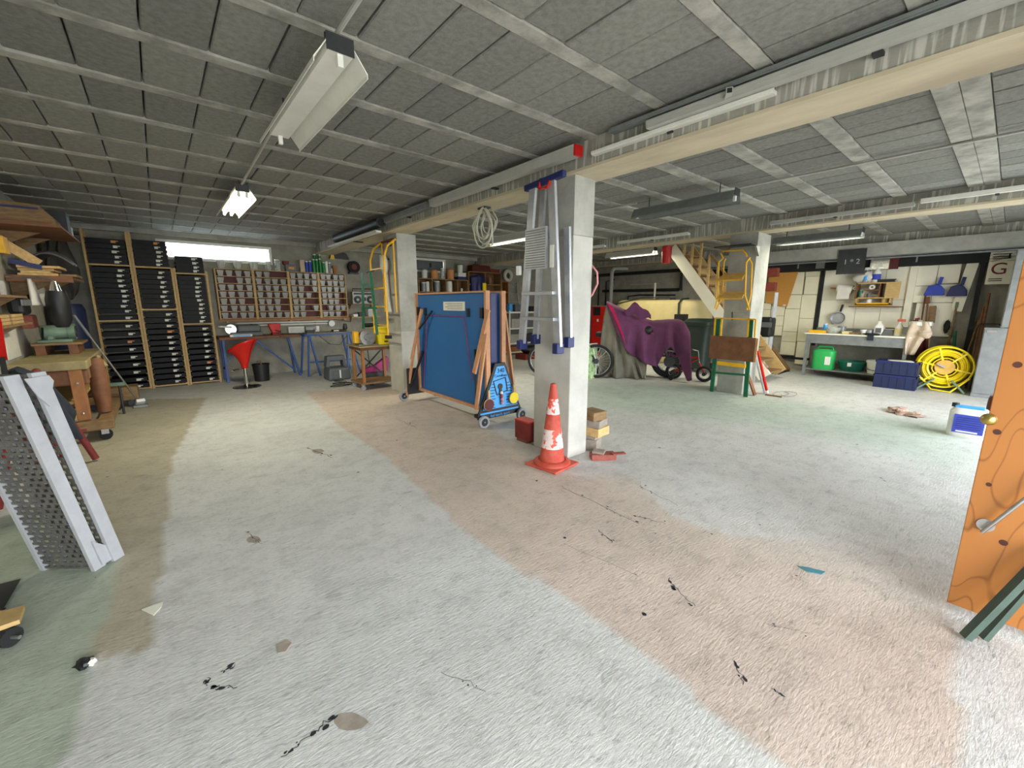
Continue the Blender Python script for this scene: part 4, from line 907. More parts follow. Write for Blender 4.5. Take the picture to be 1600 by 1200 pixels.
t=T('red_toolbox','long red metal toolbox on top of the taller wooden shelf unit','toolbox',(6.95,9.6,2.283)); MB().box(6.6,7.2,9.48,9.72,2.283,2.44).build('case','maroon',t,bevel=.01); MB().box(6.62,7.18,9.5,9.7,2.44,2.46).build('lid','dull_red',t,bevel=.006); MB().tube([(6.7,9.6,2.46),(6.72,9.6,2.485),(7.08,9.6,2.485),(7.1,9.6,2.46)],.01,6).build('handle','dark_metal',t)
carton((7.38,9.6,2.283),(.32,.2,.1),'dull_red','red_flat_case','flat red case right of the red toolbox')
t=T('blue_jacket','blue jacket with a yellow strip hanging on the taller shelf unit','jacket',(6.7,9.4,1.6))
def jk(u,v): a=u*2-1; return (6.72+a*(.24-.06*v)+.02*math.sin(9*v), 9.38+.05*a*a-.03*math.sin(7*u*PI)*v, 2.2-.62*v-.06*abs(a))
MB().grid(jk,12,10).build('body','navy',t,smooth=True,solid=.02); MB().box(6.82,6.93,9.32,9.35,1.55,1.98).build('yellow_strip','yellow_plastic',t); MB().box(6.70,6.74,9.36,9.46,2.17,2.2).build('hook','dark_metal',t)
t=T('flexible_duct_roll','roll of pale flexible duct hanging on the back wall','duct',(8.0,9.7,2.2)); MB().tube([(7.98+.13*math.cos(a),9.66,2.24+.13*math.sin(a)) for a in [i*PI/10 for i in range(20)]],.055,10,closed=True).build('ring','pale_hose',t,smooth=True); MB().box(7.96,8.0,9.65,9.8,2.37,2.4).build('hook','dark_metal',t)
MBp=MB(); t=T('rear_grey_ladder','grey wooden stepladder leaning at the back wall','ladder',(8.1,9.6,0))
for x in (7.9,8.4): MB().bar((x,9.45,0.02),(x+(.04 if x<8 else -.04),9.72,2.05),.05,.03).build('rail','joist_concrete',t)
for k in range(8): MB().box(7.93,8.37,9.46+.034*k,9.56+.034*k,.22+.25*k,.245+.25*k).build('tread','joist_concrete',t)
t=T('white_metal_shelves','white metal shelves with grey storage boxes by the back wall','shelving',(8.0,9.1,0))
for x in (7.45,8.9):
    for y in (8.95,9.3): MB().box(x-.015,x+.015,y-.015,y+.015,0,1.25).build('post','white_metal',t)
for z in (.08,.33,.75,1.2): MB().box(7.45,8.9,8.95,9.3,z-.03,z+.01).build('shelf','white_metal',t)
for i,(x,z,s,m_,lab) in enumerate([(7.75,.761,(.4,.28,.25),'clear_plastic','clear storage box on the middle white shelf'),(8.3,.761,(.45,.28,.22),'grey_plastic','grey storage box on the middle white shelf'),(7.7,.341,(.38,.28,.24),'clear_plastic','clear storage box on the low white shelf'),(8.35,.341,(.5,.28,.22),'dark_metal','dark case on the low white shelf'),(7.8,.091,(.5,.25,.13),'orange_wood','orange tray on the bottom white shelf'),(7.85,1.211,(.3,.25,.2),'grey_plastic','grey case on top of the white metal shelves'),(7.6,1.211,(.12,.1,.22),'sky_blue','blue tin on top of the white metal shelves'),(8.45,1.211,(.4,.25,.15),'black_plastic','black case on top of the white metal shelves')]):
    carton((x,9.12,z),s,m_,'storage_box',lab)
t=T('black_bag_heap','black bag lying on a red case on the floor by the white shelves','bag',(7.6,8.2,0)); MB().box(7.1,7.8,7.9,8.3,0,.14).build('red_case','dull_red',t,bevel=.01); MB().ball((7.5,8.1,.24),(.34,.2,.12),14,8).build('bag','black_plastic',t,smooth=True)
carton((8.2,8.1,0),(.4,.3,.16),'grey_plastic','grey_crate','grey crate on the floor right of the black bag')
st(MB().box(6.95,7.2,6.05,6.5,0,2.47).build('concrete_pillar','concrete'),'far grey pillar mostly hidden behind the middle pillar')
# ================================================================== RIGHT BACK: boiler, tank, pipes, stairs, motorcycle
t=T('red_cabinet','tall red metal cabinet behind the covered motorcycle','cabinet',(9.5,7.25,0))
MB().box(9.2,9.8,6.98,7.5,0,1.36).build('case','red_paint',t,bevel=.01); MB().box(9.195,9.2,7.2,7.44,1.12,1.34).build('dark_panel','black_plastic',t); MB().box(9.19,9.2,7.25,7.3,.95,1.02).build('plate','white_plastic',t); MB().box(9.2,9.8,6.98,7.5,1.36,1.38).build('top','grey_metal',t)
t=T('cream_oil_tank','big rounded cream plastic tank against the far wall','tank',(9.8,5.8,0))
def tk(z,s): return [(9.85+p[0]*s,5.75+p[1]*s,z) for p in [( .55*(abs(math.cos(a))**.45)*(1 if math.cos(a)>=0 else -1),1.15*(abs(math.sin(a))**.3)*(1 if math.sin(a)>=0 else -1)) for a in [2*PI*i/40 for i in range(40)]]]
loft([tk(.02,.93),tk(.1,.99),tk(.75,1),tk(1.3,1),tk(1.42,.985),tk(1.49,.95),tk(1.52,.88)]).build('shell','cream',t,smooth=True)
MB().tube([(9.29,5.0,1.0),(9.27,5.0,1.44),(9.35,4.98,1.53),(9.6,4.95,1.55)],.022,8).build('dark_strap','dark_green_plastic',t,smooth=True); MB().box(9.5,9.9,5.9,6.3,1.52,1.55).build('wooden_lid','old_wood',t); MB().tube([(9.7,5.9,1.55),(9.7,5.9,1.95)],.025,8).build('vent_pipe','pipe_grey',t,smooth=True); MB().lathe([(.07,0),(.07,.05),(0,.06)],(9.7,5.4,1.52),14).build('cap','dark_metal',t)
MB().tube([(9.32,6.9,1.4),(9.32,6.0,1.58),(9.4,5.3,1.58)],.012,6).build('feed_pipe','dark_metal',t)
t=T('grey_drain_pipe','thick grey drain pipe rising behind the motorcycle cover','pipe',(10.2,7.62,0)); MB().tube([(10.2,7.62,0),(10.2,7.62,2.34),(10.24,7.58,2.42),(10.35,7.55,2.44),(10.74,7.5,2.44)],.055,14).build('pipe_run','pipe_grey',t,smooth=True); MB().tube([(10.2,7.62,1.9),(10.2,7.62,1.98)],.063,14).build('socket','pipe_grey',t,smooth=True)
for i,(pts,r,lab) in enumerate([([(10.69,8.6,2.3),(10.69,5.75,2.3),(10.69,5.75,1.78)],.045,'upper thick black pipe on the far wall'),([(10.69,8.3,1.82),(10.69,5.8,1.80)],.04,'lower thick black pipe on the far wall'),([(10.71,8.48,.0),(10.71,8.48,2.3)],.02,'left upright black pipe on the far wall'),([(10.71,8.2,.0),(10.71,8.2,2.1),(10.71,7.9,2.15)],.02,'second upright black pipe on the far wall'),([(10.71,7.4,1.2),(10.71,7.38,1.65),(10.71,7.0,1.68),(10.71,5.9,1.66)],.018,'thin black pipe bending above the cream tank'),([(10.71,7.3,1.98),(10.71,6.4,1.98)],.012,'thin pale pipe between the black pipes')]):
    o=MB().tube(pts,r,8).build('wall_pipe','black_rubber' if i<5 else 'pipe_grey',None,smooth=True); tag(o,lab,'pipe')
# stairs
t=T('wooden_stairs','wooden open staircase with a white stringer rising behind the pillar','stairs',(8.7,3.7,0))
s0=Vector((8.3,2.72,.02)); s1=Vector((8.3,4.72,2.56))
dd=(s1-s0)
for X,m_ in ((8.3,'white_board'),(9.1,'pale_wood')): MB().bar((X,s0.y,s0.z+.1),(X,s1.y,s1.z),.04,.22).build('stringer',m_,t)
MB().bar((8.315,s0.y-.02,.25),(8.315,s1.y-.05,2.66),.05,.03).build('stringer_cap','orange_wood',t)
for k in range(12):
    f=(k+.6)/12.5; p=s0+dd*f; MB().box(8.32,9.08,p.y-.12,p.y+.12,p.z+.02,p.z+.05).build('tread','old_wood',t)
for yy in (4.45,4.28,4.10,3.92,3.74,3.56):
    zb_=.1+s0.z+(yy-s0.y)/dd.y*dd.z; MB().box(8.29,8.33,yy-.02,yy+.02,zb_,min(2.6,zb_+.72)).build('baluster','pale_wood',t)
MB().bar((8.31,2.9,1.1),(8.31,3.9,2.36),.05,.04).build('handrail','old_wood',t)
t=T('red_bucket','red bucket hanging under the far beam near the stairs','bucket',(7.34,4.27,2.16)); MB().lathe([(.07,0),(.085,.3),(.09,.3),(.08,.02),(0,.02)],n=18).build('tub','red_paint',t,smooth=True,local=True); MB().box(-.12,.0,-.01,.01,.3,.33).build('hook','dark_metal',t,local=True)
# wheelie bin
t=T('wheelie_bin','dark green wheelie bin between the cream tank and the stairs','bin',(8.75,4.2,0))
loft([rrect(.2,.22,.08),rrect(.25,.27,.98),rrect(.27,.29,.99),rrect(.27,.29,1.03)]).build('tub','dark_green_plastic',t,smooth=True,local=True); loft([rrect(.28,.3,1.03),rrect(.28,.3,1.06),rrect(.2,.22,1.12)]).build('lid','dark_green_plastic',t,smooth=True,local=True); MB().tube([(.3,-.2,1.0),(.3,.2,1.0)],.015,6).build('handle','black_plastic',t,local=True)
for s_ in (-.2,.2): MB().lathe([(0,-.02),(.09,-.02),(.09,.02),(0,.02)],(.2,s_,.09),16,RX(PI/2)).build('wheel','black_rubber',t,smooth=True,local=True)
carton((8.95,4.75,0),(.25,.2,1.2),'black_plastic','upright_sheet','dark upright panel behind the wheelie bin')
# covered motorcycle ------------------------------------------------
P0=Vector((6.62,5.12,0)); P1=Vector((7.45,3.78,0)); ax=(P1-P0).normalized(); nn=Vector((-ax.y,ax.x,0)); 
if nn.dot(Vector((-1,-1,0)))<0: nn=-nn     # towards the viewer's side
def onplane(x,y,off=0):
    d=ray(x,y); p0=P0+nn*off; return C0+d*((p0-C0).dot(nn)/d.dot(nn))
def interp(tab,u):
    for i in range(len(tab)-1):
        if u<=tab[i+1][0]:
            a,b_=tab[i],tab[i+1]; f=(u-a[0])/(b_[0]-a[0]); return [a[k]+(b_[k]-a[k])*f for k in range(1,len(a))]
    return list(tab[-1][1:])
def cover(name,m_,tab,par,off,seed,depth=.5,wr=.02,nu=40,nv=18,back=True,thick=.006):
    # tab rows: pixel x, top y, bottom y of the hanging cloth along the bike
    xs0,xs1=tab[0][0],tab[-1][0]; r_=random.Random(seed); ph=[r_.uniform(0,6) for _ in range(4)]
    def fn(u,v):
        x=xs0+(xs1-xs0)*u; tb=interp(tab,x); sl=tb[2] if len(tb)>2 else 0
        top=onplane(x,tb[0],0); bot=onplane(x+sl,tb[1],0)
        tz_=max(top.z,.1); bz=max(bot.z,.012)
        w_=wr*math.sin(u*23+ph[0]+v*2)+wr*.6*math.sin(u*41+ph[1]-v*3)
        if v<.72:
            k=v/.72; p=bot.lerp(top,k); p.z=bz+(tz_-bz)*k
            p=p+nn*(off+(w_*(1-k)*1.4)+.10*math.sin(PI*min(1,k*1.0))*0+(.06*(1-k)))
            if k>.85: p=p-nn*((k-.85)/.15)**2*.08
        else:
            k=(v-.72)/.28; p=Vector(top); p.z=tz_; 
            p=p-nn*(.08+k*(depth)) ; p.z=tz_-(.9*max(0,k-.45)/.55*(tz_-.3))+.02*math.sin(PI*k)
            p=p+nn*off
        return p
    return MB().grid(fn,nu,nv if back else nv).build(name,m_,par,smooth=True,solid=thick)
t=T('motorcycle','motorcycle with a knobbly tyre under a purple and grey cover','motorcycle',tuple((P0+P1)/2))
wc=onplane(1045,566,-.25); wc.z=.33
Rw=Matrix((ax,Vector((0,0,1)),ax.cross(Vector((0,0,1))))).transposed()
def bikewheel(c,R_,tr,par,lug=True,spokes=20,tm='black_rubber',rim='steel'):
    q=MB(); pts=[c+ax_*(R_-tr)*math.cos(a)+Vector((0,0,1))*(R_-tr)*math.sin(a) for a in [2*PI*i/32 for i in range(32)]]; q.tube(pts,tr,10,closed=True); o=q.build('wheel',tm,par,smooth=True)
    if lug:
        q=MB()
        for i in range(36):
            a=2*PI*i/36; d=ax_*math.cos(a)+Vector((0,0,1))*math.sin(a); q.bar(c+d*(R_-.02)-nx_*tr*.7,c+d*(R_-.02)+nx_*tr*.7,.03,.03)
        q.build('tread_lugs',tm,o)
    q=MB(); pts=[c+ax_*(R_-2.2*tr)*math.cos(a)+Vector((0,0,1))*(R_-2.2*tr)*math.sin(a) for a in [2*PI*i/32 for i in range(32)]]; q.tube(pts,tr*.3,8,closed=True).build('rim',rim,o,smooth=True)
    for i in range(spokes//4):
        q=MB()
        for j in range(4):
            a=2*PI*(i*4+j)/spokes; d=ax_*math.cos(a)+Vector((0,0,1))*math.sin(a); q.tube([c+nx_*.02*(1 if j%2 else -1),c+d*(R_-2.2*tr)],.0025,4)
        q.build('spokes','steel',o)
    MB().tube([c-nx_*.06,c+nx_*.06],.035,12).build('hub','dark_metal',o,smooth=True); return o
ax_,nx_=ax,nn
bikewheel(wc,.33,.055,t); wr_=wc-ax*1.28; bikewheel(Vector((wr_.x,wr_.y,.31)),.31,.06,t)
MB().tube([wc+nn*.03,wc+nn*.13],.1,18).build('brake_disc','dark_metal',t,smooth=True)
for s_ in (-1,1): MB().tube([wc+nn*.1*s_,wc+nn*.1*s_-ax*.28+Vector((0,0,.6))],.025,8).build('fork','dark_metal',t,smooth=True)
eng=wc-ax*.62; MB().cbox((eng.x,eng.y,.45),(.42,.3,.35),RZ(math.atan2(ax.y,ax.x))).build('engine','dark_metal',t,bevel=.03); MB().cbox((eng.x,eng.y,.78),(.5,.28,.2),RZ(math.atan2(ax.y,ax.x))).build('tank','red_paint',t,bevel=.06)
MB().cbox((eng-ax*.5).to_tuple()[:2]+(.82,),(.6,.22,.1),RZ(math.atan2(ax.y,ax.x))).build('saddle','black_plastic',t,bevel=.03)
hb=wc-ax*.3; MB().tube([(hb+nn*.33).to_tuple()[:2]+(1.0,),(hb.x,hb.y,.98),(hb-nn*.33).to_tuple()[:2]+(1.0,)],.014,8).build('handlebar','steel',t)
sd=onplane(1003,588,-.05); MB().bar((sd.x,sd.y,.0),(eng.x,eng.y,.3),.02).box(sd.x-.04,sd.x+.04,sd.y-.04,sd.y+.04,0,.01).build('side_stand','dark_metal',t)
hq=onplane(1012,516,.02); MB().ball(hq,(.12,.12,.1),12,8).build('exposed_frame','black_plastic',t,smooth=True); MB().bar(onplane(1002,512,.09),onplane(1022,522,.09),.015).build('red_tube','red_paint',t)
grey=[(940,520,592,-4),(944,490,594,-2),(948,474,595,0),(955,484,596,2),(965,505,597,8),(975,528,597,14),(985,548,597,14),(1000,560,596,8),(1011,564,566,0)]
purple=[(948,472,478,0),(955,476,505,3),(962,479,525,6),(972,484,545,6),(985,490,556,6),(998,496,564,6),(1012,501,569,4),(1020,503,571,6),(1027,502,574,-1),(1034,502,548,4),(1044,501,540,3),(1053,501,552,3),(1060,501,566,2),(1067,503,582,1),(1072,508,594,1),(1078,520,590,1)]
c1=T('motorcycle_cover','purple and grey cloth cover draped over the motorcycle','cover',tuple((P0+P1)/2))
cover('grey_cloth','grey_cloth',grey,c1,.05,3,wr=.045)
cover('purple_cloth','purple_cloth',purple,c1,.09,5,wr=.05,nu=60)
cr=[onplane(949,474,.2),onplane(958,492,.2),onplane(968,515,.2),onplane(976,535,.2)]; cr2=[onplane(957,478,.2),onplane(966,500,.2),onplane(973,520,.2),onplane(977,535,.2)]
MB().add([*cr,*cr2],[(0,1,5,4),(1,2,6,5),(2,3,7,6)]).build('crimson_edge','crimson_cloth',c1,solid=.01)
fl=MB().grid(lambda u,v:onplane(975+42*u,484+10*u-14*math.sin(PI*u)*(1-v)+6*v+3*math.sin(12*u),.13+.02*math.sin(14*u)),10,4).build('folded_flap','purple_cloth',c1,smooth=True,solid=.01)
# bicycle behind the middle pillar
bP=Vector((6.45,5.15,0)); ax_=Vector((.62,-.78,0)).normalized(); nx_=Vector((-.78,-.62,0)).normalized()
t=T('black_bicycle','black bicycle half hidden behind the middle pillar','bicycle',tuple(bP))
wA=Vector((6.42,5.08,.33)); wB=wA-ax_*1.02
bikewheel(wA,.33,.026,t,lug=False,spokes=24); bikewheel(wB,.33,.026,t,lug=False,spokes=24)
bb=wA-ax_*.55+Vector((0,0,-.05)); st_=wA-ax_*.42+Vector((0,0,.5))*0+Vector((-ax_.x*0,0,.52)); hd=wB+Vector((0,0,.55))+ax_*.2
for a,b_ in ((wA,bb),(wA,st_),(bb,st_),(bb,hd),(st_,hd),(hd,wB)): MB().tube([a,b_],.016,8).build('frame_tube','black_plastic',t,smooth=True)
MB().ball(st_+Vector((0,0,.1)),(.12,.12,.035),12,6).build('saddle','black_plastic',t,smooth=True); MB().tube([hd,hd+Vector((0,0,.2)),hd+Vector((0,0,.22))+nx_*.28],.012,8).tube([hd+Vector((0,0,.22)),hd+Vector((0,0,.22))-nx_*.28],.012,8).build('handlebar','black_plastic',t,smooth=True); MB().tube([wA-nx_*.03,wA+nx_*.05],.05,12).build('cassette','dark_metal',t)
# picture panel leaning by the bike
t=T('green_picture_panel','glossy green picture panel leaning by the bicycle wheel','picture',(6.0,4.95,0))
a=PZ(908,594,0); b_=PZ(931,590,0); up=Vector((0,0,.66)); dpt=Vector((.12,.1,0)); q=MB().add([a,b_,b_+up+dpt*.8,a+up+dpt*.8,a+dpt*.15,b_+dpt*.15,b_+up+dpt,a+up+dpt],[(0,1,2,3),(7,6,5,4),(0,4,5,1),(1,5,6,2),(2,6,7,3),(3,7,4,0)]).build('panel','picture',t)
MB().bar(b_,b_+up+dpt*.8,.02).bar(a+up+dpt*.8,b_+up+dpt*.8,.02).build('frame','pale_hose',t)
t=T('pink_hose','pink hose bulging out beside the middle pillar','hose',(3.04,2.5,1.5)); MB().tube([(3.05,2.60,1.82),(3.05,2.52,1.78),(3.05,2.44,1.70),(3.05,2.43,1.6),(3.05,2.49,1.5),(3.05,2.6,1.42)],.009,8).build('hose_body','pink_tube',t,smooth=True); MB().box(3.03,3.07,2.58,2.62,1.80,1.84).build('peg','dark_metal',t)
# child's red bicycle
t=T('red_child_bicycle','small red child bicycle with stabilisers beside the pillar','bicycle',(7.75,3.6,0))
ax_=Vector((.25,-.97,0)).normalized(); nx_=Vector((-.97,-.25,0)).normalized()
w1=Vector((7.6,3.5,.15)); w2=w1-ax_*.55
bikewheel(w1,.15,.025,t,lug=False,spokes=12); bikewheel(w2,.15,.025,t,lug=False,spokes=12)
for a,b_ in ((w1,w1+Vector((0,0,.2))-ax_*.1),(w2,w1+Vector((0,0,.28))-ax_*.12),(w2,w1+Vector((0,0,.05))-ax_*.28),(w1+Vector((0,0,.3))-ax_*.12,w2+Vector((0,0,.3))+ax_*.1),(w1+Vector((0,0,.03))-ax_*.28,w2+Vector((0,0,.3))+ax_*.1)): MB().tube([a,b_],.014,8).build('frame_tube','red_paint',t,smooth=True)
MB().tube([w1+Vector((0,0,.2))-ax_*.1,w1+Vector((0,0,.42))-ax_*.14,w1+Vector((0,0,.46))-ax_*.2+nx_*.18],.01,8).build('handlebar','chrome',t,smooth=True); MB().ball(w2+Vector((0,0,.34))+ax_*.06,(.1,.1,.03),12,6).build('saddle','black_plastic',t,smooth=True)
for s_ in (-1,1): MB().lathe([(0,-.012),(.05,-.012),(.05,.012),(0,.012)],w2+nx_*.16*s_+Vector((0,0,-.1)),14,RY(PI/2)).build('stabiliser_wheel','black_rubber',t,smooth=True)
# ================================================================== PILLAR 2 THINGS
Xs=6.83
def tb(pp,r,nm,m_,par,X=Xs,n=8): return MB().tube([PX(x,y,X) for x,y in pp],r,n).build(nm,m_,par,smooth=True)
t=T('yellow_step_stool','yellow tubular folding step stool hung on the right pillar','step stool',tuple(PX(1145,480,Xs)))
tb([(1117,482),(1122,463),(1123,410),(1130,403),(1126,396),(1129,392),(1160,391),(1165,396),(1167,401)],.013,'frame_tube','yellow_paint',t)
tb([(1171,484),(1164,462),(1166,410),(1172,402)],.013,'frame_tube','yellow_paint',t)
tb([(1119,484),(1129,462),(1131,410),(1134,404)],.012,'rear_tube','yellow_paint',t,Xs+.06); tb([(1167,484),(1173,462),(1175,412),(1170,404)],.012,'rear_tube','yellow_paint',t,Xs+.06)
for yy in (434,462):
    a=PX(1123,yy,Xs-.03); b_=PX(1164,yy,Xs-.03)
    o=MB().bar((Xs-.12,a.y,a.z-.05),(Xs-.12,b_.y,a.z-.05),.02,.02).build('step','yellow_paint',t)
    for k in range(5): MB().bar((Xs-.12+.045*k,a.y-.01*k,a.z-.05+.025*k),(Xs-.12+.045*k,b_.y+.01*k,a.z-.05+.025*k),.03,.018).build('step_slat','ochre' if k else 'yellow_paint',o)
a=PX(1120,388,Xs); b_=PX(1178,386,Xs); MB().box(Xs-.1,6.95,b_.y,a.y,a.z,a.z+.012).build('top_bracket_board','black_plastic',t)
t=T('black_shelf_bracket','grey triangular bracket at the top right of the pillar','bracket',tuple(PX(1176,392,6.9))); MB().prism([(0,0),(.14,0),(.14,-.14)],(6.8,2.57,2.26),(1,0,0),(0,0,1),(0,-.03,0)).build('plate','grey_metal',t)
t=T('green_yellow_trestle','green and yellow folding trestle leaning on the right pillar','trestle',(6.85,2.8,0))
def br(x0,y0,x1,y1,w,m_,nm,X,par): return MB().bar(PX(x0,y0,X),PX(x1,y1,X),w,.025,up=(1,0,0)).build(nm,m_,par)
for xx in ((1123,497,1113,601),(1174,499,1166,609)):
    a=PX(xx[0],xx[1],6.84); b_=PX(xx[2],xx[3],6.84); b_.z=.005; MB().bar(a,b_,.06,.025,up=(1,0,0)).build('leg','green_paint',t)
for xx in ((1118,497,1116,525),(1128,497,1126,525),(1170,498,1168,526),(1181,499,1179,527)): br(*xx,.02,'yellow_paint','frame_tube',6.82,t)
br(1118,497,1181,499,.02,'yellow_paint','top_rail',6.82,t); br(1116,582,1166,586,.03,'green_paint','crossbar',6.82,t); br(1121,567,1165,572,.06,'yellow_paint','slatted_step',6.80,t)
MB().bar(PX(1144,488,6.88),PX(1144,500,6.82),.015).build('hook','dark_metal',t)
t=T('brown_board','brown wooden board hung in front of the green trestle','board',tuple(PX(1145,566,6.76))); a=PX(1111,524,6.77); b_=PX(1178,566,6.77)
MB().box(6.75,6.77,b_.y,a.y,b_.z,a.z).build('board_front','brown_wood',t,bevel=.003); MB().box(6.775,6.79,b_.y-.02,a.y-.03,b_.z,a.z-.01).build('board_behind','pale_wood',t)
# things leaning at the pillar's right
def lean(p,q_,w,h,m_,nm,lab,cat,up=(0,0,1),end=None):
    t=T(nm,lab,cat,tuple(p)); MB().bar(p,q_,w,h,up=up).build('body',m_,t); d=(Vector(q_)-Vector(p)); MB().bar(Vector(p)+d*.0,Vector(p)+d*.06,w*1.1,h*1.1,up=up).build('end',end or m_,t); return t
lean((7.36,2.35,.01),(7.36,2.56,.68),.05,.025,'red_paint','red_spirit_level','red and silver spirit level leaning on the right pillar','level',end='white_plastic')
lean((7.28,2.36,.01),(7.28,2.56,.60),.03,.02,'alu','aluminium_rule','aluminium straightedge beside the red spirit level','rule')
lean((7.05,2.42,.01),(7.05,2.57,.35),.09,.02,'brown_wood','brown_plank','short brown plank leaning at the foot of the right pillar','plank')
lean((7.22,2.33,.01),(7.22,2.1,.012),.03,.02,'old_wood','wood_stick','small wooden stick on the floor by the right pillar','stick')
t=T('thin_cable','thin loose cable on the floor right of the pillar','cable',(7.7,2.2,0)); MB().tube([(7.5+.25*math.cos(k*.55),2.25-.12*math.sin(k*.55)-.01*k,.006+.001*k) for k in range(20)],.004,5).build('cable_body','grey_metal',t,smooth=True)
# posts and planks between pillar and panels
lean(tuple(PZ(1195,580,0)[:2])+(.0,),tuple(PZ(1195,580,0)[:2])+(1.05,),.09,.06,'white_board','white_post','white wooden post standing right of the pillar','post')
t=T('leaning_timber','pale timber leaning behind the white post','timber',tuple(PZ(1234,576,0))); a=PZ(1232,578,0.03); b_=PX(1198,532,10.4); MB().bar(a,b_,.1,.04).build('beam_body','old_wood',t); MB().box(9.6,10.3,2.9,3.4,0,.012).build('dark_mat','black_rubber',t)
t=T('tube_stand','silver tube stand carrying two reddish boards and a black bag','stand',(9.4,3.0,0))
for dx in (0,.07,.13): MB().tube([PX(1203,522,9.4)+Vector((dx,0,-.95)),PX(1210,457,9.4)+Vector((dx,-.02,0))],.016,8).build('silver_tube','alu',t,smooth=True)
for (x0,y0,x1,y1) in ((1190,427,1216,427),(1188,449,1212,449)): a=PX(x0,y0,9.36); b_=PX(x1,y1,9.36); MB().box(9.34,9.44,b_.y,a.y,a.z-.08,a.z+.09).build('reddish_board','maroon_wood',t,bevel=.01)
a=PX(1198,511,9.4); MB().box(9.3,9.55,a.y-.12,a.y+.18,a.z-.2,a.z+.2).build('black_bag','black_plastic',t,bevel=.05); MB().box(9.28,9.3,a.y-.12,a.y+.18,a.z+.0,a.z+.1).build('grey_band','grey_plastic',t)
# ================================================================== RIGHT WALL
XW=10.72
def pan(x0,y0,x1,y1,m_='white_panel',th=.03,X=XW,nm='wall_panel'):
    a=PX(x0,y0,X); b_=PX(x1,y1,X); j=random.uniform(0,.012)
    return MB().box(X-th-j,XR-.005,min(a.y,b_.y)+.003,max(a.y,b_.y)-.003,max(.02,min(a.z,b_.z))+.003,max(a.z,b_.z)-.003).build(nm,m_,WR,bevel=.002)
WR=bpy.data.objects['wall_right']
Yd=PX(1284,450,XW).y     # black upright between the two panelled fields
ys=[Yd+.05,Yd+.33,Yd+.62,Yd+.9,Yd+1.2,Yd+1.5]
rp=random.Random(11)
for i in range(len(ys)-1):
    z=.3 if i%2 else .12; 
    while z<2.05:
        h=rp.choice([.22,.3,.38,.5]); zt=min(z+h,2.1)
        if zt-z>.08 and rp.random()>.05:
            q=MB().box(XW-.03-rp.uniform(0,.014),XR-.005,ys[i]+.004,ys[i+1]-.004-rp.uniform(0,.03),z+.004,zt-.004); q.build('wall_panel','white_panel',WR)
        z=zt
MB().box(XW-.06,XR-.005,Yd-.025,Yd+.03,.55,2.15).build('black_upright','black_rubber',WR); MB().box(XW-.05,XR-.005,Yd+.05,Yd+1.5,.22,.27).build('dark_strip','black_rubber',WR)
Ye=PX(1420,480,XW).y; Yf=PX(1512,480,XW).y
zz=[(.95,1.25),(1.255,2.13)]
yy=[Yd-.03,Yd-.62,Yd-1.0,Ye+.02]
for i in range(len(yy)-1):
    for (a,b_) in ((.9,1.5),(1.505,2.1-.03*(i%2))): MB().box(XW-.02-.006*i,XR-.005,yy[i+1]+.003,yy[i]-.003,a,b_).build('wall_board','white_board',WR)
for i,(a,b_,c_,d_) in enumerate([(Ye-.02,Ye-.3,1.75,2.1),(Ye-.3,Ye-.58,1.78,2.1),(Ye-.02,Ye-.28,1.45,1.74),(Ye-.28,Ye-.6,1.45,1.76),(Ye-.1,Ye-.62,.85,1.44)]): MB().box(XW-.02-.004*i,XR-.005,b_+.004,a-.004,c_,d_).build('wall_board','white_board',WR)
MB().box(XW-.07,XR-.005,Ye-.12+.08,Ye-.0+.06,1.0,2.18).build('wall_board','white_board',WR); MB().bar((XW-.08,Ye-.62,1.3),(XW-.08,Ye-.72,2.2),.14,.02,up=(1,0,0)).build('leaning_board','white_board',WR)
MB().box(XW-.08,XR-.005,Ye-.86,Ye-.80,.1,2.25).build('black_upright','black_rubber',WR); MB().box(XW-.02,XR-.005,Ye-.32,Ye-.30,1.78,2.1).build('red_strip','maroon_wood',WR)
def fl(x0,y0,x1,y1,X,m_,nm,lab,cat,th=.01,lean_=0):
    a=PX(x0,y0,X); b_=PX(x1,y1,X); t=T(nm,lab,cat,(X,(a.y+b_.y)/2,min(a.z,b_.z))); MB().box(X,X+th,min(a.y,b_.y),max(a.y,b_.y),min(a.z,b_.z),max(a.z,b_.z)).build('sheet',m_,t); return t
# cork board (slanted outline)
t=T('cork_board','tilted brown cork board leaning on the panelled wall','board',tuple(PX(1225,480,10.6)))
pp=[(1205,408),(1251,413),(1229,480),(1196,472)]; a=[PX(x,y,10.62) for x,y in pp]; MB().add([*a,*[p+Vector((.02,0,0)) for p in a]],[(0,1,2,3),(7,6,5,4),(0,4,5,1),(1,5,6,2),(2,6,7,3),(3,7,4,0)]).build('board','cork',t); MB().bar(a[3]+Vector((.03,.02,-.02)),a[3]+Vector((.03,.02,0)),.02).build('peg','dark_metal',t); MB().box(10.612,10.62,a[2].y+.02,a[2].y+.07,a[2].z+.03,a[2].z+.06).build('tag','paper',t)
t=fl(1311,391,1349,427,10.27,'black_board','chalk_board','dark chalk board hanging over the white boards, numbers chalked on it','board',.02); text('1 * 2','lettering','chalk',t,(10.268,PX(1340,410,10.27).y+.22,PX(1340,412,10.27).z),(0,-1,0),(0,0,1),.13)
MB().tube([(10.28,PX(1330,391,10.27).y,PX(1330,391,10.27).z),(10.31,PX(1330,391,10.27).y,PX(1330,391,10.27).z+.0)],.01,6).build('hook','dark_metal',t)
t=fl(1362,399,1388,420,10.5,'foil','silver_foil_panel','crumpled silver foil sheet pinned on the white wall','foil',.02); t=fl(1389,397,1403,420,10.51,'maroon','maroon_cloth','dull maroon cloth pinned right of the silver foil','cloth',.02)
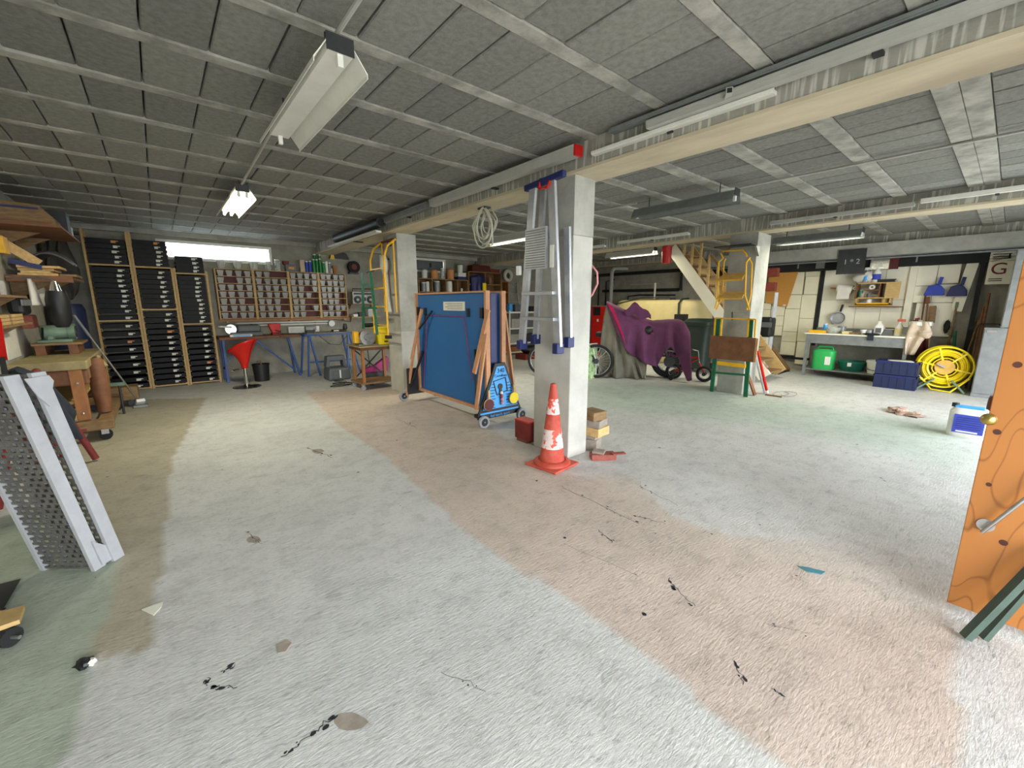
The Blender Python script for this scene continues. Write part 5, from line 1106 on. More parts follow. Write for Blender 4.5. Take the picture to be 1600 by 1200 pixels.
t=fl(1276,406,1288,419,10.5,'grey_metal','grey_plate','small grey plate at the top by the black upright','plate',.02)
# paper roll
t=T('paper_towel_roll','big white paper towel roll on a wooden peg','paper roll',tuple(PX(1320,460,10.55))); a=PX(1309,450,10.55); b_=PX(1332,453,10.55)
MB().tube([a,b_],.085,20).build('roll','white_cloth',t,smooth=True); MB().tube([a+Vector((0,.12,.0)),b_-Vector((0,.05,0))],.015,8).build('peg','orange_wood',t); MB().box(10.46,10.475,b_.y+.02,a.y-.02,a.z-.22,a.z).build('hanging_sheet','white_cloth',t); MB().box(10.55,10.72,b_.y-.06,b_.y-.03,a.z-.02,a.z+.02).build('wall_bracket','orange_wood',t)
# cabinet
t=T('open_wall_cabinet','dark open wall cabinet with pale sides above the steel table','cabinet',tuple(PX(1370,465,10.4)))
a=PX(1338,443,10.4); b_=PX(1398,466,10.4); y0_,y1_=b_.y,a.y; z1_=a.z+.01; z0_=b_.z-.0
MB().box(10.42,10.72,y0_,y1_,z1_-.02,z1_).build('top','pale_wood',t); MB().box(10.42,10.72,y0_,y1_,z0_,z0_+.02).build('bottom','pale_wood',t); MB().box(10.42,10.72,y1_-.02,y1_,z0_,z1_).build('side','brown_wood',t); MB().box(10.42,10.72,y0_,y0_+.02,z0_,z1_).build('side','pale_wood',t); MB().box(10.70,10.72,y0_,y1_,z0_,z1_).build('back_panel','brown_wood',t)
MB().box(10.45,10.7,y0_+.25,y1_-.12,(z0_+z1_)/2,(z0_+z1_)/2+.015).build('shelf','brown_wood',t); MB().box(10.45,10.7,y0_+.23,y0_+.25,z0_,z1_).build('divider','brown_wood',t)
MB().box(10.40,10.43,y0_-.05,y0_+.15,z0_,z1_).build('open_door','pale_wood',t)
for yq,zq,r in ((y0_+.36,(z0_+z1_)/2+.065,.045),(y0_+.62,(z0_+z1_)/2+.05,.03)):
    o=MB().lathe([(r*.4,-.03),(r,-.03),(r,.03),(r*.4,.03),(r*.4,-.03)],(10.5,yq,zq),16,RY(PI/2),cap=False).build('tape_roll','white_cloth',None,smooth=True); tag(o,'larger white tape roll in the open cabinet' if r>.04 else 'smaller white tape roll in the open cabinet','tape')
# lower open tray shelf
t=T('pale_wall_tray','pale wooden tray shelf under the open cabinet','shelf',tuple(PX(1365,476,10.4))); a=PX(1337,465,10.4); b_=PX(1390,476,10.4)
MB().box(10.42,10.72,b_.y,a.y,b_.z-.01,b_.z+.01).build('board','pale_wood',t); MB().box(10.42,10.44,b_.y,a.y,b_.z-.02,b_.z+.03).build('lip','yellow_paint',t)
for y_ in (b_.y,a.y-.02): MB().box(10.42,10.72,y_,y_+.02,b_.z,a.z).build('end','pale_wood',t)
MB().box(10.45,10.72,b_.y-.15,a.y+.1,b_.z-.05,b_.z-.03).build('rail','brown_wood',t)
zt_=b_.z+.012
vessel((10.55,a.y-.18,zt_),.045,.09,'white_plastic','white_ball_pot','round white pot in the pale wall tray','pot'); vessel((10.55,b_.y+.1,zt_),.05,.12,'cream','cream_roll','cream roll standing at the right of the pale wall tray','roll')
t=T('brush_tool','pale brush lying in the pale wall tray','brush',(10.55,(a.y+b_.y)/2,zt_)); MB().bar((10.55,(a.y+b_.y)/2-.15,zt_+.02),(10.55,(a.y+b_.y)/2+.12,zt_+.02),.025,.02).build('handle','pale_wood',t); MB().bar((10.55,(a.y+b_.y)/2+.12,zt_+.02),(10.55,(a.y+b_.y)/2+.2,zt_+.02),.05,.03).build('bristles','sky_blue',t)
# on the cabinet
ct=z1_+.001
t=T('white_bag','crumpled white bag on the left of the open cabinet','bag',(10.55,y1_-.02,ct)); 
def lump(c,r,seed,n=14,k=10,am=.18):
    r_=random.Random(seed); q=MB().ball(c,r,n,k); f=[r_.uniform(1-am,1+am) for _ in range(len(q.v))]; c=Vector(c); q.v=[tuple(c+(Vector(v)-c)*f[(i//n)*n+(i%n)] if 0<i//n<k else v) for i,v in enumerate(q.v)]; return q
lump((10.56,y1_-.1,ct+.11),(.1,.19,.115),2).build('bag_body','white_cloth',t,smooth=True)
carton((10.52,y1_-.42,ct),(.12,.25,.05),'black_plastic','black_flat_box','black flat box on top of the open cabinet',labelm='white_plastic')
def sprayb(c,s,m1,m2,lab,hd='white_plastic'):
    t=T('spray_bottle',lab,'bottle',c); MB().lathe([(.045*s,0),(.05*s,.02),(.05*s,.14*s),(.02*s,.19*s),(.02*s,.22*s)],n=16).build('bottle',m1,t,smooth=True,local=True); MB().box(-.02*s,.02*s,-.06*s,.03*s,.22*s,.26*s).build('trigger_head',hd,t,local=True,bevel=.004); MB().lathe([(.051*s,.04*s),(.051*s,.12*s)],n=16).build('label',m2,t,smooth=True,local=True); return t
sprayb((10.52,y0_+.33,ct),1.3,'white_plastic','blue_ink','white and blue spray bottle on the open cabinet'); sprayb((10.52,y0_+.48,ct),1.1,'clear_plastic','sky_blue','clear spray bottle beside the blue one on the cabinet')
for i,(yq,m_,h,lab) in enumerate(((y1_-.07,'teal_plastic',.13,'teal bottle at the left of the open cabinet'),(y1_-.2,'grey_plastic',.07,'grey tin in the open cabinet'),(y0_+.5,'rag_cloth',.08,'pinkish tin in the open cabinet'))): vessel((10.5,yq,z0_+.021),.035,h,m_,'cabinet_tin',lab,'tin')
# pan
t=T('frying_pan','grey pan hanging by a black handle on the white boards','pan',tuple(PX(1311,500,10.6))); c=PX(1310,497,10.66); MB().lathe([(0,-.03),(.1,-.03),(.125,.03),(.12,.03),(.095,-.02),(0,-.02)],c-Vector((.03,0,0)),26,RY(-PI/2)).build('pan_body','alu',t,smooth=True); h0=PX(1313,487,10.64); h1=PX(1317,476,10.64); MB().bar(h0,h1,.035,.02).build('handle','black_plastic',t); MB().tube([h1,h1+Vector((.06,0,0))],.006,6).build('nail','dark_metal',t)
# steel table
t=T('grey_steel_table','long grey steel table against the white panelled wall','table',(10.2,1.85,0)); TY0,TY1=1.05,2.62; TZ=.86
MB().box(9.88,10.66,TY0,TY1,TZ-.025,TZ).build('worktop','white_board',t,bevel=.003); MB().box(9.9,9.93,TY0+.02,TY1-.04,TZ-.2,TZ-.026).build('apron','grey_metal',t); MB().box(9.91,10.64,TY0+.02,TY0+.05,TZ-.2,TZ-.026).build('apron','grey_metal',t)
for x_,y_ in ((9.92,TY0+.05),(10.6,TY0+.05),(9.92,TY1-.06),(10.6,TY1-.06)): MB().box(x_-.025,x_+.025,y_-.025,y_+.025,0,TZ-.026).build('leg','grey_metal',t)
MB().box(9.92,10.6,TY0+.05,TY1-.06,.13,.15).build('lower_shelf','grey_metal',t); MB().box(10.66,10.68,TY0,TY1,TZ-.02,TZ+.08).build('upstand','grey_metal',t)
def on_table(x,X=10.15): return PX(x,523,X).y
carton((10.0,on_table(1277,10.0),TZ),(.14,.26,.05),'yellow_paint','yellow_cloth_pack','yellow sponge pack at the left end of the steel table')
vessel((10.12,on_table(1288,10.12),TZ),.035,.16,'sky_blue','blue_bottle','small blue bottle with white cap on the steel table','bottle','white_plastic')
t=T('glass_bowl','clear glass bowl beside the blue bottle on the steel table','bowl',(10.1,on_table(1301,10.1),TZ)); MB().lathe([(.07,0),(.11,.04),(.13,.11),(.12,.11),(.10,.04),(0,.015)],n=24,cap=False).build('bowl_body','glass_jar',t,smooth=True,local=True)
vessel((10.3,on_table(1314,10.3),TZ),.07,.13,'grey_metal','grey_pot','grey pot behind the glass bowl on the table','pot')
carton((10.05,on_table(1323,10.05),TZ),(.1,.14,.045),'cream','sponge','cream sponge in the middle of the steel table')
carton((10.05,on_table(1336,10.05),TZ),(.12,.16,.03),'old_wood','wood_brush','flat wooden brush on the steel table')
vessel((10.1,on_table(1348,10.1),TZ),.05,.09,'white_plastic','white_funnel','small white funnel on the steel table','funnel',taper=.5)
vessel((10.2,on_table(1356,10.2),TZ),.09,.09,'grey_metal','grey_saucepan','dark grey saucepan on the steel table','saucepan')
t=T('white_detergent_bottle','white detergent bottle standing on the steel table','bottle',(10.15,on_table(1372,10.15),TZ)); loft([rrect(.05,.07,0),rrect(.05,.07,.16),rrect(.03,.04,.2),rrect(.02,.025,.22)]).build('bottle','white_plastic',t,smooth=True,local=True); MB().box(-.02,.02,-.025,.025,.22,.25).build('cap','white_metal',t,local=True); MB().box(-.056,-.05,-.04,.04,.04,.13).build('label','grey_plastic',t,local=True)
t=T('dark_cloth_pad','dark rag draped over the front edge of the steel table','rag',(9.9,on_table(1362,9.9),TZ-.08)); lump((9.92,on_table(1362,9.9),TZ+.022),(.09,.13,.02),5).build('rag','dark_cloth',t,smooth=True); MB().box(9.865,9.878,on_table(1366,9.9),on_table(1356,9.9),TZ-.09,TZ+.01).build('hanging_end','dark_cloth',t)
t=T('iron','grey steam iron on the steel table beside the spray bottle','iron',(10.15,on_table(1389,10.15),TZ)); loft([rrect(.06,.12,0),rrect(.055,.11,.04),rrect(.03,.07,.1)]).build('body','grey_plastic',t,smooth=True,local=True); MB().box(-.015,.015,-.08,.06,.12,.14).build('handle','black_plastic',t,local=True); MB().box(-.015,.015,-.08,-.06,.09,.13).build('strut','black_plastic',t,local=True)
sprayb((10.1,on_table(1403,10.1),TZ),1.15,'white_plastic','cream','white spray bottle with an orange head on the steel table','cone_orange')
# under the table
t=T('green_canister','bright green plastic canister on the lower shelf of the steel table','canister',(10.05,2.28,.151)); loft([rrect(.13,.17,0),rrect(.14,.18,.02),rrect(.14,.18,.36),rrect(.1,.12,.40)]).build('tank','green_plastic',t,smooth=True,local=True); MB().tube([(0,-.14,.37),(0,-.12,.44),(0,.1,.44),(0,.13,.37)],.018,8).build('handle','green_plastic',t,smooth=True,local=True); MB().box(-.145,-.14,-.14,-.05,.1,.26).build('label','white_plastic',t,local=True)
t=T('teal_basin','teal plastic basin on the lower shelf of the steel table','basin',(10.2,1.85,.151)); MB().lathe([(.17,0),(.23,.17),(.24,.17),(.24,.185),(.225,.185),(.16,.015),(0,.015)],n=28).build('tub','teal_plastic',t,smooth=True,local=True); MB().box(-.24,-.225,-.03,.03,.1,.17).build('white_tag','white_plastic',t,local=True)
t=T('white_bucket','white lidded bucket on the lower shelf of the steel table','bucket',(10.1,1.47,.151)); MB().lathe([(.13,0),(.15,.2),(.16,.2),(.16,.24),(0,.25)],n=28).build('tub','white_plastic',t,smooth=True,local=True); MB().tube([(-.15*math.cos(a)-.0,.15*math.sin(a)*1.0,.12-.05*math.cos(a)) for a in [-1.4+.28*i for i in range(11)]],.005,6).build('handle','grey_plastic',t,smooth=True,local=True)
# blue crates
for i,(z_,lab) in enumerate(((0,'lower dark blue crate in front of the steel table'),(.24,'upper dark blue crate in front of the steel table'))):
    t=T('blue_crate',lab,'crate',(9.62,1.12,z_)); MB().box(-.18,.18,-.27,.27,0,.02).box(-.18,-.165,-.27,.27,.02,.23).box(.165,.18,-.27,.27,.02,.23).box(-.165,.165,-.27,-.255,.02,.23).box(-.165,.165,.255,.27,.02,.23).build('shell','blue_crate',t,local=True)
    MB().box(-.19,.19,-.28,-.265,.2,.23).box(-.19,-.178,-.28,.28,.2,.23).box(.178,.19,-.28,.28,.2,.23).box(-.19,.19,.265,.28,.2,.23).build('rim','navy',t,local=True)
    for k in range(5): MB().box(-.186,-.18,-.25+.1*k,-.24+.1*k,.02,.2).build('rib','blue_crate',t,local=True)
t=T('black_bag','black bag stuffed behind the blue crates under the table','bag',(9.95,1.2,.151)); lump((10.05,1.16,.27),(.12,.16,.12),8).build('bag_body','black_plastic',t,smooth=True)
t=T('papers_in_crate','papers and blue cloth lying in the upper blue crate','papers',(9.62,1.12,.26)); MB().box(9.48,9.76,.92,1.3,.262,.45).build('paper_pile','blue_crate',t); MB().cbox((9.6,1.1,.462),(.2,.3,.02),RZ(.3)).build('paper','paper',t)
# dustpans
for (x0,yb_,x1,yt_,lab,m_) in ((1443,462,1476,433,'left brighter blue dustpan hanging on the wall','blue_plastic'),(1478,463,1511,433,'right darker blue dustpan hanging on the wall','navy')):
    a=PX(x0,yb_,10.62); b_=PX(x1,yb_,10.62); tp=PX((x0+x1)/2+6,yt_,10.62); w_=a.y-b_.y
    t=T('dustpan',lab,'dustpan',(10.62,(a.y+b_.y)/2,a.z)); h=tp.z-a.z
    MB().prism([(0,0),(w_,0),(w_*.97,h*.3),(w_*.75,h*.55),(w_*.5,h*.62),(w_*.15,h*.5),(.02,h*.25)],(10.62,a.y,a.z),(0,-1,0),(0,0,1),(-.06,0,0)).build('pan_body',m_,t,bevel=.012)
    MB().bar((10.6,a.y-w_*.66,a.z+h*.58),(10.62,a.y-w_*.72,a.z+h*1.0),.05,.025).build('handle',m_,t,bevel=.008); MB().box(10.62,10.70,a.y-w_*.72-.008,a.y-w_*.72+.008,a.z+h*.93,a.z+h*.95).build('nail','dark_metal',t)
def broom(p,q_,lab,hm='old_wood',bm=None,bl=.2,bw=.1,r=.013,nm='broom'):
    p=Vector(p);q_=Vector(q_); t=T(nm,lab,'broom',tuple(p)); MB().tube([p,q_],r,8).build('stick',hm,t,smooth=True)
    if bm: d=(p-q_).normalized(); MB().bar(q_+d*.0,q_-d*(-bl),bw,.04,up=(1,0,0)).build('head',bm,t,bevel=.008)
    return t
broom(PX(1444,598,10.45),PX(1458,478,10.62),'pale broom with bristles up left of the green handled brush','pale_wood','old_wood',.3,.09)
broom(PX(1480,545,10.5),PX(1496,472,10.64),'wooden brush pole with a lime grip below the right dustpan','old_wood','sage_metal',.1,.04)
broom(PX(1446,520,10.45),PX(1450,464,10.62),'short dark brush hanging by the left dustpan','brown_wood','brown_wood',.12,.06)
broom(PX(1440,500,10.6),PX(1446,462,10.66),'thin brown stick at the left of the dustpans','brown_wood',nm='thin_stick')
broom((10.45,.26,.0),PX(1546,458,10.6),'brown shovel handle right of the black upright','brown_wood',nm='shovel',r=.018); broom((10.4,.32,.0),PX(1537,480,10.6),'second brown handle leaning by the grey locker','brown_wood',nm='rake',r=.016); broom((10.42,.45,.0),PX(1530,500,10.6),'third thin handle leaning behind the hose reel','old_wood',nm='hoe',r=.012)
a=PX(1488,502,10.68); t=T('black_hanging_glove','black glove hanging beside the brush pole','glove',tuple(a)); lump(a+Vector((-.06,.05,-.1)),(.03,.04,.11),9).build('glove_body','black_rubber',t,smooth=True); MB().tube([a+Vector((-.05,.05,0)),a+Vector((.03,.05,.04))],.006,5).build('loop','black_rubber',t)
t=T('green_post','green metal stand pole behind the yellow hose reel','pole',tuple(PX(1488,560,10.3))); MB().tube([(10.3,.5,0),PX(1493,517,10.5)],.022,8).build('pole','green_paint',t,smooth=True); MB().tube([(10.5,.42,1.0),(10.5,.3,1.1),(10.45,.1,1.1),(10.4,.0,.9)],.01,6).build('wire','dark_metal',t)
# beige coat and apron on the table's end
t=T('beige_coat','beige work coat hanging at the right end of the steel table','coat',(9.95,.95,.3)); 
def coat(u,v):
    x0=interp([(0,1424,1450),(.3,1418,1456),(.6,1415,1440),(1,1414,1428)],v); p=PX(x0[0]+(x0[1]-x0[0])*u,503+51*v,9.93); return p+Vector((-.03*math.sin(u*9+v*2)-.02,0,0))
MB().grid(coat,14,12).build('cloth','beige_cloth',t,smooth=True,solid=.02); MB().tube([PX(1428,505,10.0),PX(1428,505,10.67)],.012,6).build('peg','dark_metal',t)
a=PX(1440,508,9.95); MB().box(a.x-.05,a.x+.2,a.y-.12,a.y+.16,a.z-.02,a.z+.06).build('collar','white_cloth',t,bevel=.02); lump(PX(1446,522,9.9),(.06,.09,.07),4).build('sleeve','beige_cloth',t,smooth=True)
t=T('dark_sink_tap','dark red tap and black hose above the beige coat','tap',tuple(PX(1430,500,10.4))); MB().bar(PX(1421,505,10.2),PX(1436,498,10.2),.04,.03).build('black_spout','black_plastic',t); MB().bar(PX(1430,499,10.2),PX(1437,498,10.2),.05,.04).build('red_knob','dull_red',t); MB().tube([PX(1434,501,10.2),PX(1434,501,10.73)],.012,6).build('pipe','dark_metal',t)
t=T('maroon_apron','dull maroon apron hanging behind the table end','apron',(10.4,.85,.3)); MB().grid(lambda u,v:PX(1428+22*u,525+60*v,10.35)+Vector((.03*math.sin(u*12),0,0)),12,6).build('cloth','maroon',t,smooth=True,solid=.015)
MB().bar(PX(1438,525,10.35),PX(1438,525,10.35)+Vector((.32,0,0)),.015).build('peg','dark_metal',t)
vessel((10.38,.93,0),.1,.34,'white_plastic','white_tub','white tub with maroon lid on the floor beside the crates','tub','maroon',taper=.85)
# hose reel
t=T('yellow_hose_reel','large yellow garden hose reel on a green stand','hose reel',(9.95,.52,0)); rc=Vector((9.9,.60,.40))
fwdv=Vector((-1,-.18,0)).normalized(); Rr=Matrix((Vector((0,0,1)).cross(fwdv).normalized()*-1,Vector((0,0,1)),fwdv)).transposed()
def ring(c,r,tr,m_,nm,par): 
    e1=Vector((0,0,1)); e2=fwdv.cross(e1).normalized(); return MB().tube([c+e1*r*math.cos(a)+e2*r*math.sin(a) for a in [2*PI*i/36 for i in range(36)]],tr,8,closed=True).build(nm,m_,par,smooth=True)
for s_ in (.12,-.12):
    fc=rc+fwdv*s_; o=ring(fc,.33,.014,'yellow_plastic','side_ring',t)
    for r in (.26,.21,.15): ring(fc,r,.008,'yellow_plastic','inner_ring',o)
    e1=Vector((0,0,1)); e2=fwdv.cross(e1).normalized()
    for k in range(6): a=k*PI/3+.3; MB().bar(fc+(e1*math.cos(a)+e2*math.sin(a))*.08,fc+(e1*math.cos(a)+e2*math.sin(a))*.33,.025,.012,up=tuple(fwdv)).build('spoke','yellow_plastic',o)
    MB().tube([fc-fwdv*.01,fc+fwdv*.01],.12,20).build('hub_plate','ochre',o,smooth=True)
for k in range(7): 
    for r in (.20,.235,.27): ring(rc+fwdv*(-.09+.03*k),r,.017,'yellow_plastic','hose_turn',t)
MB().tube([rc+fwdv*.13+Vector((0,.0,.0)),rc+fwdv*.17,rc+fwdv*.18+Vector((0,.1,.05))],.014,8).build('crank','alu',t,smooth=True)
for s_ in (-1,1): MB().tube([rc+fwdv*(-.0+.16*s_)+Vector((0,-.1,-.2)),rc+fwdv*.22*s_+Vector((0,-.26,-.385))],.016,8).tube([rc+fwdv*(.16*s_)+Vector((0,.1,-.2)),rc+fwdv*.22*s_+Vector((0,.3,-.385))],.016,8).build('stand_leg','sage_metal',t,smooth=True)
MB().tube([rc+fwdv*.14+Vector((0,.25,-.2)),rc+fwdv*.2+Vector((0,.12,-.37)),rc+fwdv*.22+Vector((0,-.1,-.385)),rc+fwdv*.14+Vector((0,-.3,-.15))],.012,8).build('loose_hose','yellow_plastic',t,smooth=True)
vessel((10.45,.2,0),.08,.3,'grey_plastic','grey_pot','grey pot on the floor behind the hose reel','pot')
# sign and locker
t=T('painted_sign','tall white sign panel with black letters and a red G','sign',tuple(PX(1553,445,10.55))); a=PX(1541,430,10.55); a.z=1.74; b_=Vector((10.55,a.y-.3,2.26)); MB().box(10.55,10.57,b_.y,a.y,a.z,b_.z).build('panel','white_board',t); MB().box(10.57,10.74,(a.y+b_.y)/2-.02,(a.y+b_.y)/2+.02,b_.z-.1,b_.z-.06).build('fixing','dark_metal',t)
text('G','lettering','dull_red',t,(10.545,a.y-.03,a.z+.16),(0,-1,0),(0,0,1),.26); 
for k,(dz,w_) in enumerate(((.43,.2),(.40,.2),(.47,.2),(.05,.15),(.08,.15))): MB().box(10.544,10.55,a.y-.03-w_,a.y-.03,a.z+dz,a.z+dz+.012).build('black_line','black_ink',t)
MB().box(10.544,10.55,a.y-.22,a.y-.2,a.z+.40,a.z+.48).build('black_line','black_ink',t)
t=T('grey_locker','tall grey metal locker with upper and lower doors','locker',(9.9,.0,0)); MB().box(9.6,10.3,-.55,.235,.0,1.07).build('lower_body','grey_metal',t,bevel=.006); MB().box(9.6,10.3,-.55,.08,1.075,2.2).build('upper_body','grey_metal',t,bevel=.006); MB().box(9.585,9.6,-.54,.225,.06,1.05).build('door','grey_metal',t,bevel=.004); MB().box(9.585,9.6,-.54,.07,1.09,2.18).build('door','grey_metal',t,bevel=.004); MB().box(9.575,9.585,.1,.2,1.0,1.03).build('handle','steel',t)
# jerrycan
t=T('white_jerrycan','translucent white jerrycan with a blue label and blue cap on the floor','jerrycan',(6.62,.13,0),rz=.0)
loft([rrect(.11,.15,0),rrect(.115,.155,.02),rrect(.115,.155,.27),rrect(.09,.12,.31)]).build('tank','white_plastic',t,smooth=True,local=True)
lb=MB().box(-.120,-.1165,-.12,.11,.05,.25).build('label','blue_ink',t,local=True)
for k in range(6): MB().box(-.122,-.12,-.1,.09,.1+k*.023,.105+k*.023).build('printed_line','navy',lb,local=False) if False else None
q=MB()
for k in range(6): q.box(-.1225,-.12,-.1,.09,.10+k*.023,.104+k*.023)
q.build('printed_line','navy',t,local=True); MB().box(-.123,-.12,-.08,.08,.06,.075).build('white_strip','white_plastic',t,local=True)
MB().box(-.05,.05,-.1,.12,.305,.33).build('carry_handle','sky_blue',t,local=True,bevel=.006); MB().lathe([(.03,.31),(.03,.35),(0,.35)],(0,.12,0),14).build('cap','black_plastic',t,smooth=True,local=True)
vessel((6.95,-.05,0),.08,.4,'maroon','maroon_can','dark red can behind the jerrycan, mostly hidden by the door','can','maroon')
t=T('crumpled_rag','crumpled pinkish rag lying on the floor left of the jerrycan','rag',(7.4,.75,0)); lump((7.4,.78,.025),(.16,.1,.04),3,16,8,.4).build('rag_body','rag_cloth',t,smooth=True); lump((7.3,.62,.02),(.1,.09,.03),7,14,8,.4).build('rag_fold','rag_cloth',t,smooth=True)
# ================================================================== PLYWOOD DOOR
dm=bpy.data.materials.new('knotty_plywood'); dm.use_nodes=True; MATS['ply']=dm; nt=dm.node_tree; n=nt.nodes; l=nt.links; b=n['Principled BSDF']; b.inputs['Roughness'].default_value=.38
g=n.new('ShaderNodeNewGeometry'); mp=n.new('ShaderNodeMapping'); mp.inputs['Scale'].default_value=(1,1.0,.32); l.new(g.outputs['Position'],mp.inputs[0])
z=n.new('ShaderNodeTexNoise'); z.inputs['Scale'].default_value=4.2; z.inputs['Detail'].default_value=1.5; l.new(mp.outputs[0],z.inputs['Vector'])
mm=n.new('ShaderNodeMath'); mm.operation='MULTIPLY'; mm.inputs[1].default_value=30; l.new(z.outputs[0],mm.inputs[0]); fr_=n.new('ShaderNodeMath'); fr_.operation='PINGPONG'; fr_.inputs[1].default_value=1.0; l.new(mm.outputs[0],fr_.inputs[0])
r=n.new('ShaderNodeValToRGB'); l.new(fr_.outputs[0],r.inputs[0]); r.color_ramp.elements[0].color=(*lin((138,84,38)),1); r.color_ramp.elements[0].position=.0; r.color_ramp.elements[1].color=(*lin((174,112,54)),1); r.color_ramp.elements[1].position=.16; l.new(r.outputs[0],b.inputs['Base Color'])
door=MB().box(2.66,2.70,-1.3,0.0,.05,2.3).build('door_1','ply',bevel=.003); st(door,'open varnished plywood garage door leaf at the right edge')
kn=mat('knot',(74,34,20),.5)
for (x,y,r_) in ((1558,675,.012),(1545,757,.009),(1568,848,.013),(1590,570,.013),(1580,935,.010)):
    p=PX(x,y,2.66); MB().lathe([(0,0),(r_,0),(r_,.0015),(0,.0015)],p,14,RY(-PI/2)).build('knot','knot',door)
p=PX(1545,655,2.66); MB().lathe([(.02,0),(.026,.004),(.022,.012),(.014,.018),(0,.02)],p,20,RY(-PI/2)).build('door_knob','brass',door,smooth=True)
p=PX(1540,820,2.66); MB().lathe([(0,0),(.028,0),(.028,.006),(0,.006)],p,22,RY(-PI/2)).build('stay_plate','steel',door,smooth=True); s1_=PX(1534,832,2.63); s2_=PX(1640,750,2.60); MB().tube([s1_,s2_],.008,10).build('door_stay','steel',door,smooth=True)
p1=PZ(1508,996,.012); p2=PX(1640,862,2.6); MB().bar(p1,p2,.034,.026).build('green_bar','door_green',door); MB().bar(p1+Vector((.05,-.05,0)),p2+Vector((.04,-.02,-.03)),.028,.022).build('green_bar','door_green',door)
# ================================================================== LEFT SIDE
# aluminium loading ramp pair
t=T('aluminium_ramp','folded perforated aluminium loading ramp standing in the left foreground','ramp',(-.5,2.95,0))
A0=Vector((-.43,2.99,0)); wv=Vector((-.75,.65,0)).normalized(); lv=Vector((-.13,-.14,1.09)); ln=lv.length; lu=lv.normalized(); nv=Vector((.65,.75,0)).normalized()
Ht=1.12
def rp_(a,b_,c_): return A0+wv*a+lu*b_+nv*c_
for li,(n0,b0,wd) in enumerate(((0.0,0.0,.30),(.09,.0,.30))):
    s0_=-.0 if li==0 else -.02
    for a in (s0_,s0_+wd-.02):
        q=MB(); c8=[rp_(a+i,b_,n0+c_) for b_ in (b0,Ht) for (i,c_) in ((0,0),(.02,0),(.02,.062),(0,.062))]
        q.add(c8,[(3,2,1,0),(4,5,6,7),(0,1,5,4),(1,2,6,5),(2,3,7,6),(3,0,4,7)]).build('side_rail','alu_white',t)
    q=MB(); rows_=34
    for r in range(rows_+1):
        z0_=b0+.01+r*(Ht-.03)/rows_
        c8=[rp_(a,b_,n0+c_+.01) for b_ in (z0_,z0_+.013) for (a,c_) in ((s0_+.02,0),(s0_+wd-.02,0),(s0_+wd-.02,.006),(s0_+.02,.006))]; q.add(c8,[(3,2,1,0),(4,5,6,7),(0,1,5,4),(1,2,6,5),(2,3,7,6),(3,0,4,7)])
        if r<rows_:
            for k in range(7):
                a=s0_+.025+k*.042+(.02 if r%2 else 0)
                if a+.014>s0_+wd-.02: continue
                z1q=z0_+.013; z2q=b0+.01+(r+1)*(Ht-.03)/rows_
                c8=[rp_(a+i,b_,n0+c_+.01) for b_ in (z1q,z2q) for (i,c_) in ((0,0),(.014,0),(.014,.006),(0,.006))]; q.add(c8,[(3,2,1,0),(4,5,6,7),(0,1,5,4),(1,2,6,5),(2,3,7,6),(3,0,4,7)])
    q.build('perforated_deck','deck_metal',t)
# triangular gusset plates
q=MB().prism([(0,0),(.10,.0),(.11,.03),(.0,.16)],rp_(-.004,.015,.04),nv,lu,wv*-.006); q.build('hinge_plate','alu_white',t)
q=MB().prism([(0,0),(.10,.0),(.11,-.03),(.05,-.15),(.02,-.09)],rp_(-.026,Ht-.02,.05),nv,lu,wv*-.006); q.build('hinge_plate','alu_white',t)
MB().lathe([(0,0),(.007,0),(.007,.002),(0,.002)],rp_(-.012,.04,.13),8,RY(PI/2)).build('rivet_hole','black_rubber',t)
# red trestle
t=T('red_trestle','red painted tubular trestle behind the aluminium ramp','trestle',(-.7,4.8,0)); mt='dull_red'
TT1=Vector((-.83,5.15,.87)); TT2=Vector((-.80,4.3,.87))
MB().tube([TT1,TT2],.028,12).build('top_bar',mt,t,smooth=True)
for p,q_ in ((TT1,(-.60,5.25,.02)),(TT1,(-1.05,5.2,.02)),(TT2,(-.575,4.4,.02)),(TT2,(-1.02,4.35,.02))): MB().tube([p,q_],.026,12).build('leg',mt,t,smooth=True)
MB().bar((-.62,5.24,.3),(-1.0,5.2,.3),.025).bar((-.62,4.4,.3),(-1.0,4.35,.3),.025).build('brace',mt,t)
# dark jacket over the trestle end
t=T('dark_jacket','dark blue grey jacket draped over the red trestle by the ramp','jacket',(-.8,4.7,.6))
def dj(u,v):
    p=Vector((-.83+.06*math.sin(u*5),4.15+.75*u,.93)); a=(v-.5)*2
    p.x+=a*.20+.03*math.sin(u*17+v*4); p.z-=abs(a)**1.6*(.42+.08*math.sin(u*7))-.02*math.sin(u*13); return p
MB().grid(dj,22,16).build('cloth','dark_cloth',t,smooth=True,solid=.02)
# old workbench trolley
t=T('old_workbench','old thick wooden workbench on a castor base along the left wall','workbench',(-.9,6.8,0))
WX0,WX1,WY0,WY1=-1.17,-.62,6.05,7.7
MB().box(WX0,WX1,WY0,WY1,.76,.85).build('worktop','bench_wood',t,bevel=.012); MB().box(WX0+.05,WX1-.01,WY0+.03,WY0+.09,.60,.755).build('apron','brown_wood',t,bevel=.02)
MB().box(WX1-.06,WX1-.02,WY0+.1,WY1-.1,.64,.755).build('side_apron','old_wood',t)
for x_,y_ in ((WX1-.1,WY0+.06),(WX0+.07,WY0+.06),(WX1-.1,WY1-.1),(WX0+.07,WY1-.1)): MB().box(x_-.05,x_+.05,y_-.045,y_+.045,.23,.759).build('leg','orange_wood',t,bevel=.006)
MB().lathe([(.06,.23),(.08,.5),(.072,.79),(.05,.84)],(WX1+.03,WY0+.38,0),14).build('round_post','brown_wood',t,smooth=True)
